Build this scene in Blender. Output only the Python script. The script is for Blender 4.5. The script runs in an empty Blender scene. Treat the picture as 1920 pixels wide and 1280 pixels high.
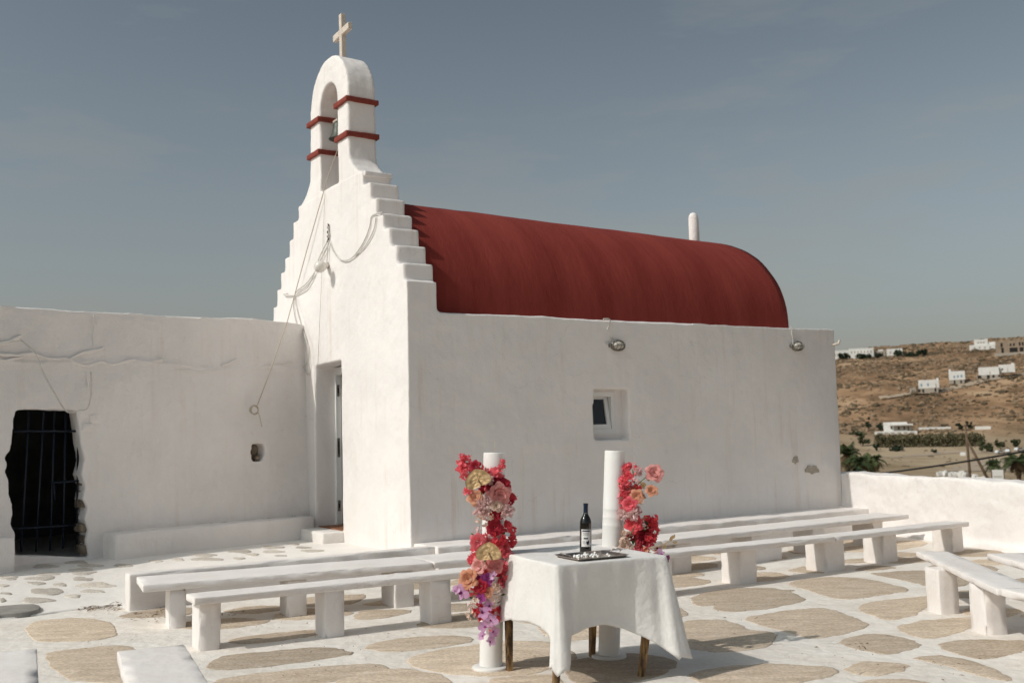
import bpy, bmesh, math, random
from mathutils import Vector, Matrix, noise, Euler
random.seed(7)
S = bpy.context.scene
COL = S.collection
R = math.radians

# ------------------------------------------------------------------ camera
F_PX, TH, RO, EYE = 1930.0, R(5.155), R(-1.451), Vector((0, 0, 1.46))
_fw = Vector((0, math.cos(TH), math.sin(TH))); _up = Vector((0, -math.sin(TH), math.cos(TH))); _r = Vector((1, 0, 0))
CR = math.cos(RO)*_r + math.sin(RO)*_up
CU = -math.sin(RO)*_r + math.cos(RO)*_up
cam = bpy.data.cameras.new('camera'); camo = bpy.data.objects.new('camera', cam); COL.objects.link(camo)
m = Matrix((CR, CU, -_fw)).transposed().to_4x4(); m.translation = EYE
camo.matrix_world = m
cam.sensor_width = 36; cam.lens = F_PX/1920*36; cam.clip_end = 6000; cam.clip_start = .05
cam.dof.use_dof = True; cam.dof.focus_distance = 8.0; cam.dof.aperture_fstop = 2.8
S.camera = camo

# ------------------------------------------------------------------ light
SUN_AZ, SUN_EL = R(62), R(43)          # direction the light travels, measured from +Y to +X
sun_to = Vector((-math.sin(SUN_AZ)*math.cos(SUN_EL), -math.cos(SUN_AZ)*math.cos(SUN_EL), math.sin(SUN_EL)))
w = bpy.data.worlds.new('World'); S.world = w; w.use_nodes = True
nt = w.node_tree; nt.nodes.clear()
N = nt.nodes.new; L = nt.links.new
sky = N('ShaderNodeTexSky'); sky.sky_type = 'NISHITA'; sky.sun_disc = False
sky.sun_elevation = SUN_EL; sky.sun_rotation = math.atan2(sun_to.x, sun_to.y)
sky.air_density = 1.0; sky.dust_density = 2.2; sky.ozone_density = 1.6; sky.altitude = 50
hs = N('ShaderNodeHueSaturation'); hs.inputs['Saturation'].default_value = .45
tc = N('ShaderNodeTexCoord')
mp = N('ShaderNodeMapping'); mp.inputs['Scale'].default_value = (1.6, 1.6, 7)
cn = N('ShaderNodeTexNoise'); cn.inputs['Scale'].default_value = 1.4; cn.inputs['Detail'].default_value = 7; cn.inputs['Roughness'].default_value = .62
cr = N('ShaderNodeValToRGB'); cr.color_ramp.elements[0].position = .50; cr.color_ramp.elements[1].position = .74
cr.color_ramp.elements[1].color = (.5, .5, .5, 1)
gm = N('ShaderNodeGamma'); gm.inputs['Gamma'].default_value = 1.5
mixc = N('ShaderNodeMixRGB'); mixc.inputs['Color2'].default_value = (9.0, 8.2, 7.8, 1)
tint = N('ShaderNodeMixRGB'); tint.blend_type = 'MULTIPLY'; tint.inputs['Fac'].default_value = 1; tint.inputs['Color2'].default_value = (.588, .655, .622, 1)
bg = N('ShaderNodeBackground'); bg.inputs['Strength'].default_value = .05
out = N('ShaderNodeOutputWorld')
L(tc.outputs['Generated'], mp.inputs['Vector']); L(mp.outputs[0], cn.inputs['Vector']); L(cn.outputs['Fac'], cr.inputs[0])
L(sky.outputs[0], hs.inputs['Color']); L(hs.outputs[0], gm.inputs[0]); L(gm.outputs[0], mixc.inputs['Color1']); L(cr.outputs[0], mixc.inputs['Fac'])
sx = N('ShaderNodeSeparateXYZ'); L(tc.outputs['Generated'], sx.inputs[0])
ab_ = N('ShaderNodeMath'); ab_.operation = 'ABSOLUTE'; L(sx.outputs['Z'], ab_.inputs[0])
inv = N('ShaderNodeMath'); inv.operation = 'SUBTRACT'; inv.inputs[0].default_value = 1; L(ab_.outputs[0], inv.inputs[1])
pw = N('ShaderNodeMath'); pw.operation = 'POWER'; pw.inputs[1].default_value = 5.0; L(inv.outputs[0], pw.inputs[0])
hz_ = N('ShaderNodeMath'); hz_.operation = 'MULTIPLY'; hz_.inputs[1].default_value = .8; L(pw.outputs[0], hz_.inputs[0])
hazec = N('ShaderNodeMixRGB'); hazec.inputs['Color2'].default_value = (9.6, 7.7, 7.0, 1)
L(hz_.outputs[0], hazec.inputs['Fac']); L(mixc.outputs[0], hazec.inputs['Color1'])
L(hazec.outputs[0], tint.inputs['Color1']); L(tint.outputs[0], bg.inputs['Color']); L(bg.outputs[0], out.inputs[0])
sl = bpy.data.lights.new('sun', 'SUN'); sl.energy = 2.0; sl.angle = R(.53); sl.color = (1, .95, .89)
so = bpy.data.objects.new('sun', sl); COL.objects.link(so)
so.rotation_euler = (-sun_to).to_track_quat('-Z', 'Y').to_euler(); so.location = sun_to*40
S.view_settings.view_transform = 'Standard'; S.view_settings.look = 'None'; S.view_settings.exposure = .25; S.view_settings.gamma = 1
S.view_settings.use_curve_mapping = False

# ------------------------------------------------------------------ frames and pixel helpers
PHI = R(57.586)
CU_ = Vector((math.sin(PHI), math.cos(PHI), 0)); CV_ = Vector((-math.cos(PHI), math.sin(PHI), 0))
CC = Vector((-1.143, 11.216, 0))
def W(a, b, z): return CC + CU_*a + CV_*b + Vector((0, 0, z))
def ray(px, py): return (px-960)/F_PX*CR - (py-640)/F_PX*CU + _fw
def onz(px, py, z):
    d = ray(px, py); return EYE + d*((z-EYE.z)/d.z)
def onp(px, py, p0, n):
    d = ray(px, py); return EYE + d*((p0-EYE).dot(n)/d.dot(n))
def aty(px, py, y):
    d = ray(px, py); return EYE + d*(y/d.y)
def front(px, py, a=0.0): return onp(px, py, W(a, 0, 0), CU_)
def side(px, py, b=0.0): return onp(px, py, W(0, b, 0), CV_)
AG = Vector((-4.79, 11.644, 0)); AD = Vector((.7077, .7065, 0)).normalized(); AN = Vector((AD.y, -AD.x, 0))
def annex(px, py, o=0.0): return onp(px, py, AG+AN*o, AN)

# ------------------------------------------------------------------ materials
MATS = {}
def newmat(name):
    mt = bpy.data.materials.new(name); mt.use_nodes = True; n = mt.node_tree
    return mt, n, n.nodes['Principled BSDF']
def mat(name, col, rough=.8, var=.12, scale=3.0, bump=0.0, bscale=30.0, metal=0, col2=None, spec=.3, stretch=None, trans=0, detail=6, coat=0, lo=.35, hi=.68, bdist=.02):
    """base colour varied by noise, optional fine relief"""
    if name in MATS: return MATS[name]
    mt, n, p = newmat(name)
    p.inputs['Roughness'].default_value = rough; p.inputs['Metallic'].default_value = metal
    p.inputs['Specular IOR Level'].default_value = spec; p.inputs['Coat Weight'].default_value = coat
    if trans: p.inputs['Transmission Weight'].default_value = trans
    geo = n.nodes.new('ShaderNodeNewGeometry'); mpn = n.nodes.new('ShaderNodeMapping')
    if stretch: mpn.inputs['Scale'].default_value = stretch
    n.links.new(geo.outputs['Position'], mpn.inputs['Vector'])
    nz = n.nodes.new('ShaderNodeTexNoise'); nz.inputs['Scale'].default_value = scale; nz.inputs['Detail'].default_value = detail; nz.inputs['Roughness'].default_value = .6
    n.links.new(mpn.outputs[0], nz.inputs['Vector'])
    rp = n.nodes.new('ShaderNodeValToRGB'); e = rp.color_ramp.elements
    e[0].position = lo; e[1].position = hi
    c2 = col2 or tuple(c*(1-var*2) for c in col)
    e[0].color = (*c2, 1); e[1].color = (*col, 1)
    n.links.new(nz.outputs['Fac'], rp.inputs[0]); n.links.new(rp.outputs[0], p.inputs['Base Color'])
    if bump:
        b = n.nodes.new('ShaderNodeBump'); b.inputs['Strength'].default_value = bump; b.inputs['Distance'].default_value = bdist
        nb = n.nodes.new('ShaderNodeTexNoise'); nb.inputs['Scale'].default_value = bscale; nb.inputs['Detail'].default_value = 8; nb.inputs['Roughness'].default_value = .65
        n.links.new(geo.outputs['Position'], nb.inputs['Vector']); n.links.new(nb.outputs['Fac'], b.inputs['Height']); n.links.new(b.outputs[0], p.inputs['Normal'])
    MATS[name] = mt; return mt

def whitewash(name, col=(.84, .795, .765), stain=(.62, .48, .38), streak=.6, dirt=.3, bump=.35, bscale=5.0, wear=0, crack=.2):
    """lime wash: brush relief, vertical rusty run marks, blotchy dirt"""
    mt, n, p = newmat(name); A = n.nodes.new; K = n.links.new
    p.inputs['Roughness'].default_value = .9; p.inputs['Specular IOR Level'].default_value = .2
    geo = A('ShaderNodeNewGeometry')
    def nz(scale, stretch=None, detail=6, rough=.6):
        t = A('ShaderNodeTexNoise'); t.inputs['Scale'].default_value = scale; t.inputs['Detail'].default_value = detail; t.inputs['Roughness'].default_value = rough
        if stretch:
            mm = A('ShaderNodeMapping'); mm.inputs['Scale'].default_value = stretch
            K(geo.outputs['Position'], mm.inputs['Vector']); K(mm.outputs[0], t.inputs['Vector'])
        else: K(geo.outputs['Position'], t.inputs['Vector'])
        return t
    def ramp(src, p0, p1, v1=1.0):
        r = A('ShaderNodeMapRange'); r.inputs['From Min'].default_value = p0; r.inputs['From Max'].default_value = p1; r.inputs['To Max'].default_value = v1
        K(src, r.inputs['Value']); return r.outputs['Result']
    def mul(a, b):
        q = A('ShaderNodeMath'); q.operation = 'MULTIPLY'; K(a, q.inputs[0]); K(b, q.inputs[1]); return q.outputs[0]
    def mix(fac, c1, c2):
        q = A('ShaderNodeMixRGB'); K(fac, q.inputs['Fac'])
        if isinstance(c1, tuple): q.inputs['Color1'].default_value = (*c1, 1)
        else: K(c1, q.inputs['Color1'])
        q.inputs['Color2'].default_value = (*c2, 1); return q.outputs['Color']
    tone = mix(ramp(nz(1.3).outputs['Fac'], .35, .75), col, tuple(c*.9 for c in col))
    runs = mul(ramp(nz(9, (1, 1, .05), 5, .7).outputs['Fac'], .52, .72, streak), ramp(nz(.9, None, 3).outputs['Fac'], .42, .68))
    c = mix(runs, tone, stain)
    blot = mul(ramp(nz(7, None, 9, .75).outputs['Fac'], .60, .80, dirt), ramp(nz(1.1, None, 2).outputs['Fac'], .45, .65))
    c = mix(blot, c, (.33, .27, .21))
    if crack:
        dn = A('ShaderNodeTexNoise'); dn.inputs['Scale'].default_value = 3.5; dn.inputs['Detail'].default_value = 5; K(geo.outputs['Position'], dn.inputs['Vector'])
        va = A('ShaderNodeMixRGB'); va.blend_type = 'ADD'; va.inputs['Fac'].default_value = .35; K(geo.outputs['Position'], va.inputs['Color1']); K(dn.outputs['Color'], va.inputs['Color2'])
        vo = A('ShaderNodeTexVoronoi'); vo.feature = 'DISTANCE_TO_EDGE'; vo.inputs['Scale'].default_value = 1.1; K(va.outputs[0], vo.inputs['Vector'])
        ck = A('ShaderNodeMapRange'); ck.inputs['From Min'].default_value = .0015; ck.inputs['From Max'].default_value = .005; ck.inputs['To Min'].default_value = crack; ck.inputs['To Max'].default_value = 0; K(vo.outputs['Distance'], ck.inputs['Value'])
        c = mix(mul(ck.outputs[0], ramp(nz(.8, None, 2).outputs['Fac'], .50, .62)), c, (.40, .33, .27))
    if wear:
        wn = mul(ramp(nz(1.7, None, 8, .7).outputs['Fac'], .40, .62, wear), ramp(nz(24, None, 6, .75).outputs['Fac'], .30, .62))
        c = mix(wn, c, (.50, .39, .28))
    K(c, p.inputs['Base Color'])
    b1 = A('ShaderNodeBump'); b1.inputs['Strength'].default_value = bump; b1.inputs['Distance'].default_value = .05
    K(nz(bscale, None, 5, .5).outputs['Fac'], b1.inputs['Height'])
    b2 = A('ShaderNodeBump'); b2.inputs['Strength'].default_value = bump*.9; b2.inputs['Distance'].default_value = .010
    K(nz(70, (1, 1, .6), 6, .7).outputs['Fac'], b2.inputs['Height']); K(b1.outputs[0], b2.inputs['Normal'])
    K(b2.outputs[0], p.inputs['Normal'])
    MATS[name] = mt; return mt

WHITE = whitewash('limewash_wall')
WHITE_OLD = whitewash('limewash_annex', streak=.3, dirt=.7, bump=.8, bscale=4.5, crack=.08)
WHITE_BENCH = whitewash('limewash_bench', streak=.2, dirt=.7, bump=.16, bscale=9, wear=.22, crack=.15)
WHITE_GROUND = whitewash('limewash_ground', col=(.84, .79, .73), streak=0, dirt=.6, bump=.45, bscale=9, wear=.42, crack=.2)
WHITE_PATH = whitewash('limewash_path', col=(.83, .79, .745), streak=0, dirt=.3, bump=.4, bscale=6)
PARAPET = whitewash('limewash_parapet', streak=.05, dirt=.3, bump=.5, bscale=5)
def roof_mat():
    mt, n, p = newmat('red_roof_paint'); A = n.nodes.new; K = n.links.new
    p.inputs['Roughness'].default_value = .9; p.inputs['Specular IOR Level'].default_value = .15
    tcn_ = A('ShaderNodeTexCoord')
    def nz(sc, st, det=7, ro=.65):
        t = A('ShaderNodeTexNoise'); t.inputs['Scale'].default_value = sc; t.inputs['Detail'].default_value = det; t.inputs['Roughness'].default_value = ro
        mm = A('ShaderNodeMapping'); mm.inputs['Scale'].default_value = st; K(tcn_.outputs['Object'], mm.inputs['Vector']); K(mm.outputs[0], t.inputs['Vector']); return t.outputs['Fac']
    def rmp(src, a, b, c1, c2):
        r_ = A('ShaderNodeValToRGB'); e = r_.color_ramp.elements; e[0].position = a; e[1].position = b; e[0].color = (*c1, 1); e[1].color = (*c2, 1); K(src, r_.inputs[0]); return r_.outputs[0]
    base = rmp(nz(1.0, (2.6, .35, .35)), .36, .66, (.20, .030, .023), (.265, .047, .036))
    def over(fac, c1, c2):
        q = A('ShaderNodeMixRGB'); K(fac, q.inputs['Fac']); K(c1, q.inputs['Color1']); q.inputs['Color2'].default_value = (*c2, 1); return q.outputs[0]
    def rng(src, a, b, t):
        q = A('ShaderNodeMapRange'); q.inputs['From Min'].default_value = a; q.inputs['From Max'].default_value = b; q.inputs['To Max'].default_value = t; K(src, q.inputs['Value']); return q.outputs[0]
    c = over(rng(nz(3.0, (4.5, .28, .28), 6), .60, .76, .3), base, (.34, .105, .08))       # pale brush streaks down the slope
    c = over(rng(nz(2.0, (3.0, .35, .35), 5), .60, .78, .45), c, (.14, .022, .018))
    c = over(rng(nz(45, (1, 1, 1), 4), .58, .75, .25), c, (.17, .03, .022))
    K(c, p.inputs['Base Color'])
    b = A('ShaderNodeBump'); b.inputs['Strength'].default_value = .5; b.inputs['Distance'].default_value = .015; K(nz(9, (2.2, .7, .7)), b.inputs['Height'])
    b2 = A('ShaderNodeBump'); b2.inputs['Strength'].default_value = .35; b2.inputs['Distance'].default_value = .006; K(nz(70, (1, 1, 1)), b2.inputs['Height']); K(b.outputs[0], b2.inputs['Normal']); K(b2.outputs[0], p.inputs['Normal'])
    return mt
ROOF = roof_mat()
BAND = mat('red_band_paint', (.27, .055, .038), .85, .15, 8, .4, 40)
def stone_mat(name, c1, c2, smear):
    mt, n, p = newmat(name); A = n.nodes.new; K = n.links.new
    p.inputs['Roughness'].default_value = .95; p.inputs['Specular IOR Level'].default_value = .15
    geo = A('ShaderNodeNewGeometry'); oi = A('ShaderNodeObjectInfo')
    def nz(sc, st=None, det=8, ro=.7):
        t = A('ShaderNodeTexNoise'); t.inputs['Scale'].default_value = sc; t.inputs['Detail'].default_value = det; t.inputs['Roughness'].default_value = ro
        mm = A('ShaderNodeMapping'); K(geo.outputs['Position'], mm.inputs['Vector']); mm.inputs['Scale'].default_value = st or (1, 1, 1)
        mm.inputs['Rotation'].default_value = (0, 0, .35); K(mm.outputs[0], t.inputs['Vector']); return t.outputs['Fac']
    r1 = A('ShaderNodeValToRGB'); e = r1.color_ramp.elements; e[0].position = .36; e[1].position = .62; e[0].color = (*c2, 1); e[1].color = (*c1, 1); K(nz(5, (.6, 2.2, 1)), r1.inputs[0])
    r2 = A('ShaderNodeValToRGB'); e = r2.color_ramp.elements; e[0].position = .38; e[1].position = .60; e[0].color = (.62, .60, .57, 1); e[1].color = (1.12, 1.1, 1.08, 1); K(nz(55, (.8, 1.6, 1)), r2.inputs[0])
    m1 = A('ShaderNodeMixRGB'); m1.blend_type = 'MULTIPLY'; m1.inputs['Fac'].default_value = .8; K(r1.outputs[0], m1.inputs['Color1']); K(r2.outputs[0], m1.inputs['Color2'])
    hsv = A('ShaderNodeHueSaturation'); ma = A('ShaderNodeMath'); ma.operation = 'MULTIPLY_ADD'; ma.inputs[1].default_value = .42; ma.inputs[2].default_value = .80; K(oi.outputs['Random'], ma.inputs[0]); K(ma.outputs[0], hsv.inputs['Value']); K(m1.outputs[0], hsv.inputs['Color'])
    mr = A('ShaderNodeMapRange'); mr.inputs['From Min'].default_value = .57; mr.inputs['From Max'].default_value = .70; mr.inputs['To Max'].default_value = smear; K(nz(9, None, 9, .75), mr.inputs['Value'])
    m2 = A('ShaderNodeMixRGB'); K(mr.outputs[0], m2.inputs['Fac']); K(hsv.outputs[0], m2.inputs['Color1']); m2.inputs['Color2'].default_value = (.78, .72, .64, 1); K(m2.outputs[0], p.inputs['Base Color'])
    b = A('ShaderNodeBump'); b.inputs['Strength'].default_value = .9; b.inputs['Distance'].default_value = .012; K(nz(40, (.5, 1.8, 1)), b.inputs['Height']); K(b.outputs[0], p.inputs['Normal'])
    MATS[name] = mt; return mt
STONE = stone_mat('tan_flagstone', (.70, .59, .475), (.545, .44, .335), .6)
STONE_PALE = stone_mat('pale_path_stone', (.68, .63, .57), (.58, .53, .47), .6)
SHADED_STONE = mat('shaded_step_stone', (.36, .34, .31), .9, .15, 8, .4, 50)  # grey puts the shade on the path's edge step into the colour
RUBBLE = mat('rubble_stone', (.30, .24, .18), .95, .3, 9, .9, 30)
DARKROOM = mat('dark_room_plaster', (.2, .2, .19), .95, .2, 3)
BLUEBAR = mat('blue_gate_paint', (.004, .010, .022), .5, .2, 10)
WOODLEG = mat('worn_table_wood', (.42, .25, .10), .6, .2, 5, .3, 40, col2=(.07, .04, .022), stretch=(6, 6, .9), lo=.40, hi=.60)
CLOTH = mat('white_linen', (.78, .755, .725), .95, .04, 4, .5, 9, spec=.1, bdist=.03)
WAX = mat('white_wax', (.82, .80, .77), .45, .02, 3, spec=.4)
WAX.node_tree.nodes['Principled BSDF'].inputs['Subsurface Weight'].default_value = .25
WAX.node_tree.nodes['Principled BSDF'].inputs['Subsurface Radius'].default_value = (.03, .02, .015)
PLATE = mat('white_plate', (.76, .74, .71), .4, .03, 5)
SILVER = mat('silver_tray', (.62, .56, .50), .28, .15, 18, .1, 60, metal=1, col2=(.42, .36, .31))
SUGAR = mat('white_sugar', (.86, .85, .83), .5, .02, 9)
GLASSB = mat('dark_wine_glass', (.006, .006, .005), .08, .1, 5, spec=.6)
CAPSULE = mat('navy_capsule', (.010, .022, .05), .35, .1, 9)
PAPER = mat('label_paper', (.72, .70, .67), .7, .03, 20)
INK = mat('navy_ink', (.02, .02, .06), .7, .05, 20)
INK2 = mat('grey_ink', (.22, .2, .2), .7, .05, 20)
BRONZE = mat('bell_bronze', (.09, .10, .085), .5, .2, 12, metal=.5)
CROSSW = mat('cross_pale_paint', (.70, .61, .52), .8, .1, 7, .3, 40)
ROPE = mat('rope_fibre', (.55, .47, .36), .9, .1, 60)
CABLE = mat('white_cable', (.66, .63, .58), .7, .1, 20)
BLACK = mat('black_cable', (.012, .012, .012), .6, .1, 20)
UPVC = mat('white_window_plastic', (.76, .755, .74), .35, .02, 4)
DARKGLASS = mat('dark_window_glass', (.012, .010, .008), .06, .1, 3, spec=.6)
METALG = mat('grey_metal', (.32, .30, .27), .45, .2, 20, metal=.8)
LAMPGLASS = mat('frosted_lamp_glass', (.66, .62, .54), .3, .1, 14)
BULB = mat('pale_globe_glass', (.74, .70, .64), .2, .05, 8, spec=.5)
BRICKR = mat('terracotta_floor', (.30, .13, .07), .85, .15, 8)
PATCH = mat('bare_render', (.47, .41, .34), .95, .12, 18, .3, 60)
RUST = mat('rust_stain', (.45, .27, .13), .9, .2, 14)

# ------------------------------------------------------------------ object helpers
def tag(o, label=None, cat=None, group=None, kind=None):
    if label: o['label'] = label
    if cat: o['category'] = cat
    if group: o['group'] = group
    if kind: o['kind'] = kind
    return o
def link(name, me, mt, parent=None, mw=None):
    o = bpy.data.objects.new(name, me); COL.objects.link(o)
    if mt is not None:
        if isinstance(mt, (list, tuple)):
            if not me.materials:
                for q in mt: me.materials.append(q)
        elif not me.materials: me.materials.append(mt)
    if parent is not None:
        o.parent = parent
    if mw is not None: o.matrix_local = mw
    return o
def empty(name, loc=(0, 0, 0), rz=0.0, label=None, cat=None, group=None):
    o = bpy.data.objects.new(name, None); COL.objects.link(o); o.empty_display_size = .1
    o.location = loc; o.rotation_euler = (0, 0, rz); tag(o, label, cat, group)
    bpy.context.view_layer.update() if False else None
    return o
def local(parent, p):
    """world point into a parent's frame (parent is top level, z rotation only)"""
    return Matrix.Rotation(-parent.rotation_euler.z, 3, 'Z') @ (Vector(p)-Vector(parent.location))
def mesh(name, v, f, smooth=False):
    me = bpy.data.meshes.new(name); me.from_pydata([tuple(x) for x in v], [], f); me.update()
    if smooth: me.polygons.foreach_set('use_smooth', [True]*len(me.polygons))
    return me
def bm_mesh(name, bm, smooth=False):
    bmesh.ops.recalc_face_normals(bm, faces=bm.faces[:])
    me = bpy.data.meshes.new(name); bm.to_mesh(me); bm.free()
    if smooth: me.polygons.foreach_set('use_smooth', [True]*len(me.polygons))
    return me
def box_bm(bm, x0, x1, y0, y1, z0, z1, mtx=None):
    vs = [Vector((x, y, z)) for x in (x0, x1) for y in (y0, y1) for z in (z0, z1)]
    if mtx: vs = [mtx @ q for q in vs]
    q = [bm.verts.new(x) for x in vs]
    for f in ((0, 1, 3, 2), (4, 6, 7, 5), (0, 4, 5, 1), (2, 3, 7, 6), (0, 2, 6, 4), (1, 5, 7, 3)): bm.faces.new([q[i] for i in f])
def box_me(name, x0, x1, y0, y1, z0, z1, bevel=0.0, seg=2):
    bm = bmesh.new(); box_bm(bm, x0, x1, y0, y1, z0, z1)
    bmesh.ops.recalc_face_normals(bm, faces=bm.faces[:])
    if bevel: bmesh.ops.bevel(bm, geom=bm.edges[:], offset=bevel, segments=seg, affect='EDGES', profile=.5)
    return bm_mesh(name, bm, smooth=bool(bevel) and seg > 2)
def axis(h, r, res):
    c = [-h, -h+.3*r, -h+r]; n = max(1, int((2*h-2*r)/res))
    c += [-h+r+(2*h-2*r)*i/n for i in range(1, n)]
    return c+[h-r, h-.3*r, h]
_rs = [0]
def rbox_me(name, sx, sy, sz, r=.02, res=.12, amp=.006, freq=5, chip=.0):
    """box with softened, uneven hand-plastered edges; centred, full sizes"""
    hx, hy, hz = sx/2, sy/2, sz/2; r = min(r, hx*.9, hy*.9, hz*.9)
    ax = [axis(hx, r, res), axis(hy, r, res), axis(hz, r, res)]; H = (hx, hy, hz)
    verts = {}; vl = []; faces = []
    _rs[0] += 1; off = Vector((_rs[0]*3.17, _rs[0]*1.71, _rs[0]*2.3))
    def vid(p):
        k = tuple(round(c, 5) for c in p)
        if k in verts: return verts[k]
        P = Vector(p); inner = Vector([max(-(H[i]-r), min(H[i]-r, P[i])) for i in range(3)]); d = P-inner
        if d.length > 1e-7: P = inner + d.normalized()*r
        P += noise.noise_vector(P*freq+off)*amp
        if chip and d.length > r*1.05:
            q = noise.noise(P*14+off)
            if q > .12: P -= d.normalized()*(q-.12)*chip
        verts[k] = len(vl); vl.append(P); return verts[k]
    for a in range(3):
        b, c = (a+1) % 3, (a+2) % 3
        for s in (-1, 1):
            for i in range(len(ax[b])-1):
                for j in range(len(ax[c])-1):
                    q = []
                    for (ii, jj) in ((i, j), (i+1, j), (i+1, j+1), (i, j+1)):
                        p = [0, 0, 0]; p[a] = s*H[a]; p[b] = ax[b][ii]; p[c] = ax[c][jj]; q.append(vid(p))
                    faces.append(q if s > 0 else q[::-1])
    return mesh(name, vl, faces, True)
def prism_bm(bm, pts, d0, d1, mp):
    """closed outline (2-D) pushed from depth d0 to d1; mp(x, y, d) -> 3-D"""
    lo = [bm.verts.new(mp(x, y, d0)) for x, y in pts]; hi = [bm.verts.new(mp(x, y, d1)) for x, y in pts]
    n = len(pts)
    bm.faces.new(lo[::-1]); bm.faces.new(hi)
    for i in range(n): bm.faces.new((lo[i], lo[(i+1) % n], hi[(i+1) % n], hi[i]))
def outline_me(loops, d0, d1, mp):
    """2-D outlines with holes -> solid; mp(x, y, d)"""
    cu = bpy.data.curves.new('tmp', 'CURVE'); cu.dimensions = '2D'; cu.fill_mode = 'BOTH'; cu.extrude = (d1-d0)/2
    for lp in loops:
        sp = cu.splines.new('POLY'); sp.points.add(len(lp)-1); sp.use_cyclic_u = True
        for i, (x, y) in enumerate(lp): sp.points[i].co = (x, y, 0, 1)
    ob = bpy.data.objects.new('tmp', cu); COL.objects.link(ob)
    dg = bpy.context.evaluated_depsgraph_get(); me = bpy.data.meshes.new_from_object(ob.evaluated_get(dg))
    bpy.data.objects.remove(ob); bpy.data.curves.remove(cu)
    mid = (d0+d1)/2
    for v in me.vertices: v.co = Vector(mp(v.co.x, v.co.y, v.co.z+mid))
    bm = bmesh.new(); bm.from_mesh(me); bpy.data.meshes.remove(me)
    bmesh.ops.remove_doubles(bm, verts=bm.verts[:], dist=1e-5)
    bmesh.ops.recalc_face_normals(bm, faces=bm.faces[:])
    me = bpy.data.meshes.new('outline'); bm.to_mesh(me); bm.free(); return me
def plaster_me(name, meshes, voxel=.025, it=4, noises=((1.2, .012), (6, .003)), fn=None):
    """melt solids into one hand-plastered skin"""
    bm = bmesh.new()
    for q in meshes: bm.from_mesh(q)
    raw = bpy.data.meshes.new('raw'); bm.to_mesh(raw); bm.free()
    ob = bpy.data.objects.new('tmp', raw); COL.objects.link(ob)
    md = ob.modifiers.new('r', 'REMESH'); md.mode = 'VOXEL'; md.voxel_size = voxel
    sm = ob.modifiers.new('s', 'SMOOTH'); sm.factor = .5; sm.iterations = it
    dg = bpy.context.evaluated_depsgraph_get(); me = bpy.data.meshes.new_from_object(ob.evaluated_get(dg))
    bpy.data.objects.remove(ob); bpy.data.meshes.remove(raw)
    me.name = name
    for v in me.vertices:
        c = v.co.copy()
        for fr, am in noises: c += noise.noise_vector(v.co*fr)*am
        if fn: c = fn(c, v.normal)
        v.co = c
    me.update(); me.polygons.foreach_set('use_smooth', [True]*len(me.polygons)); return me
def tube_bm(bm, pts, r, n=6, cap=True):
    pts = [Vector(p) for p in pts]; rings = []; prev = None
    rr = r if isinstance(r, (list, tuple)) else [r]*len(pts)
    for i, p in enumerate(pts):
        t = (pts[min(i+1, len(pts)-1)]-pts[max(i-1, 0)])
        if t.length < 1e-9: t = Vector((0, 0, 1))
        t.normalize()
        if prev is None:
            prev = t.orthogonal().normalized()
        prev = (prev - t*prev.dot(t))
        if prev.length < 1e-6: prev = t.orthogonal()
        prev.normalize(); b = t.cross(prev)
        rings.append([bm.verts.new(p+(prev*math.cos(2*math.pi*k/n)+b*math.sin(2*math.pi*k/n))*rr[i]) for k in range(n)])
    for a, b in zip(rings, rings[1:]):
        for k in range(n): bm.faces.new((a[k], a[(k+1) % n], b[(k+1) % n], b[k]))
    if cap: bm.faces.new(rings[0][::-1]); bm.faces.new(rings[-1])
def tube_me(name, pts, r, n=6):
    bm = bmesh.new(); tube_bm(bm, pts, r, n); return bm_mesh(name, bm, True)
def smooth_pts(pts, k=6):
    pts = [Vector(p) for p in pts]; o = []
    for i in range(len(pts)-1):
        p0, p1, p2, p3 = pts[max(i-1, 0)], pts[i], pts[i+1], pts[min(i+2, len(pts)-1)]
        for j in range(k):
            t = j/k
            o.append(.5*((2*p1)+(p2-p0)*t+(2*p0-5*p1+4*p2-p3)*t*t+(3*p1-p0-3*p2+p3)*t**3))
    return o+[pts[-1]]
def lathe_me(name, prof, n=32, smooth=True):
    v = []; f = []
    for r_, z in prof:
        for k in range(n): v.append((r_*math.cos(2*math.pi*k/n), r_*math.sin(2*math.pi*k/n), z))
    for i in range(len(prof)-1):
        for k in range(n): f.append((i*n+k, i*n+(k+1) % n, (i+1)*n+(k+1) % n, (i+1)*n+k))
    f.append(tuple(range(n))[::-1]); f.append(tuple((len(prof)-1)*n+k for k in range(n)))
    me = mesh(name, v, f)
    if smooth:
        me.polygons.foreach_set('use_smooth', [len(p.vertices) == 4 for p in me.polygons])
        try: me.set_sharp_from_angle(angle=R(50))
        except Exception: pass
    return me
def sm(t): t = max(0, min(1, t)); return t*t*(3-2*t)

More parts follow.
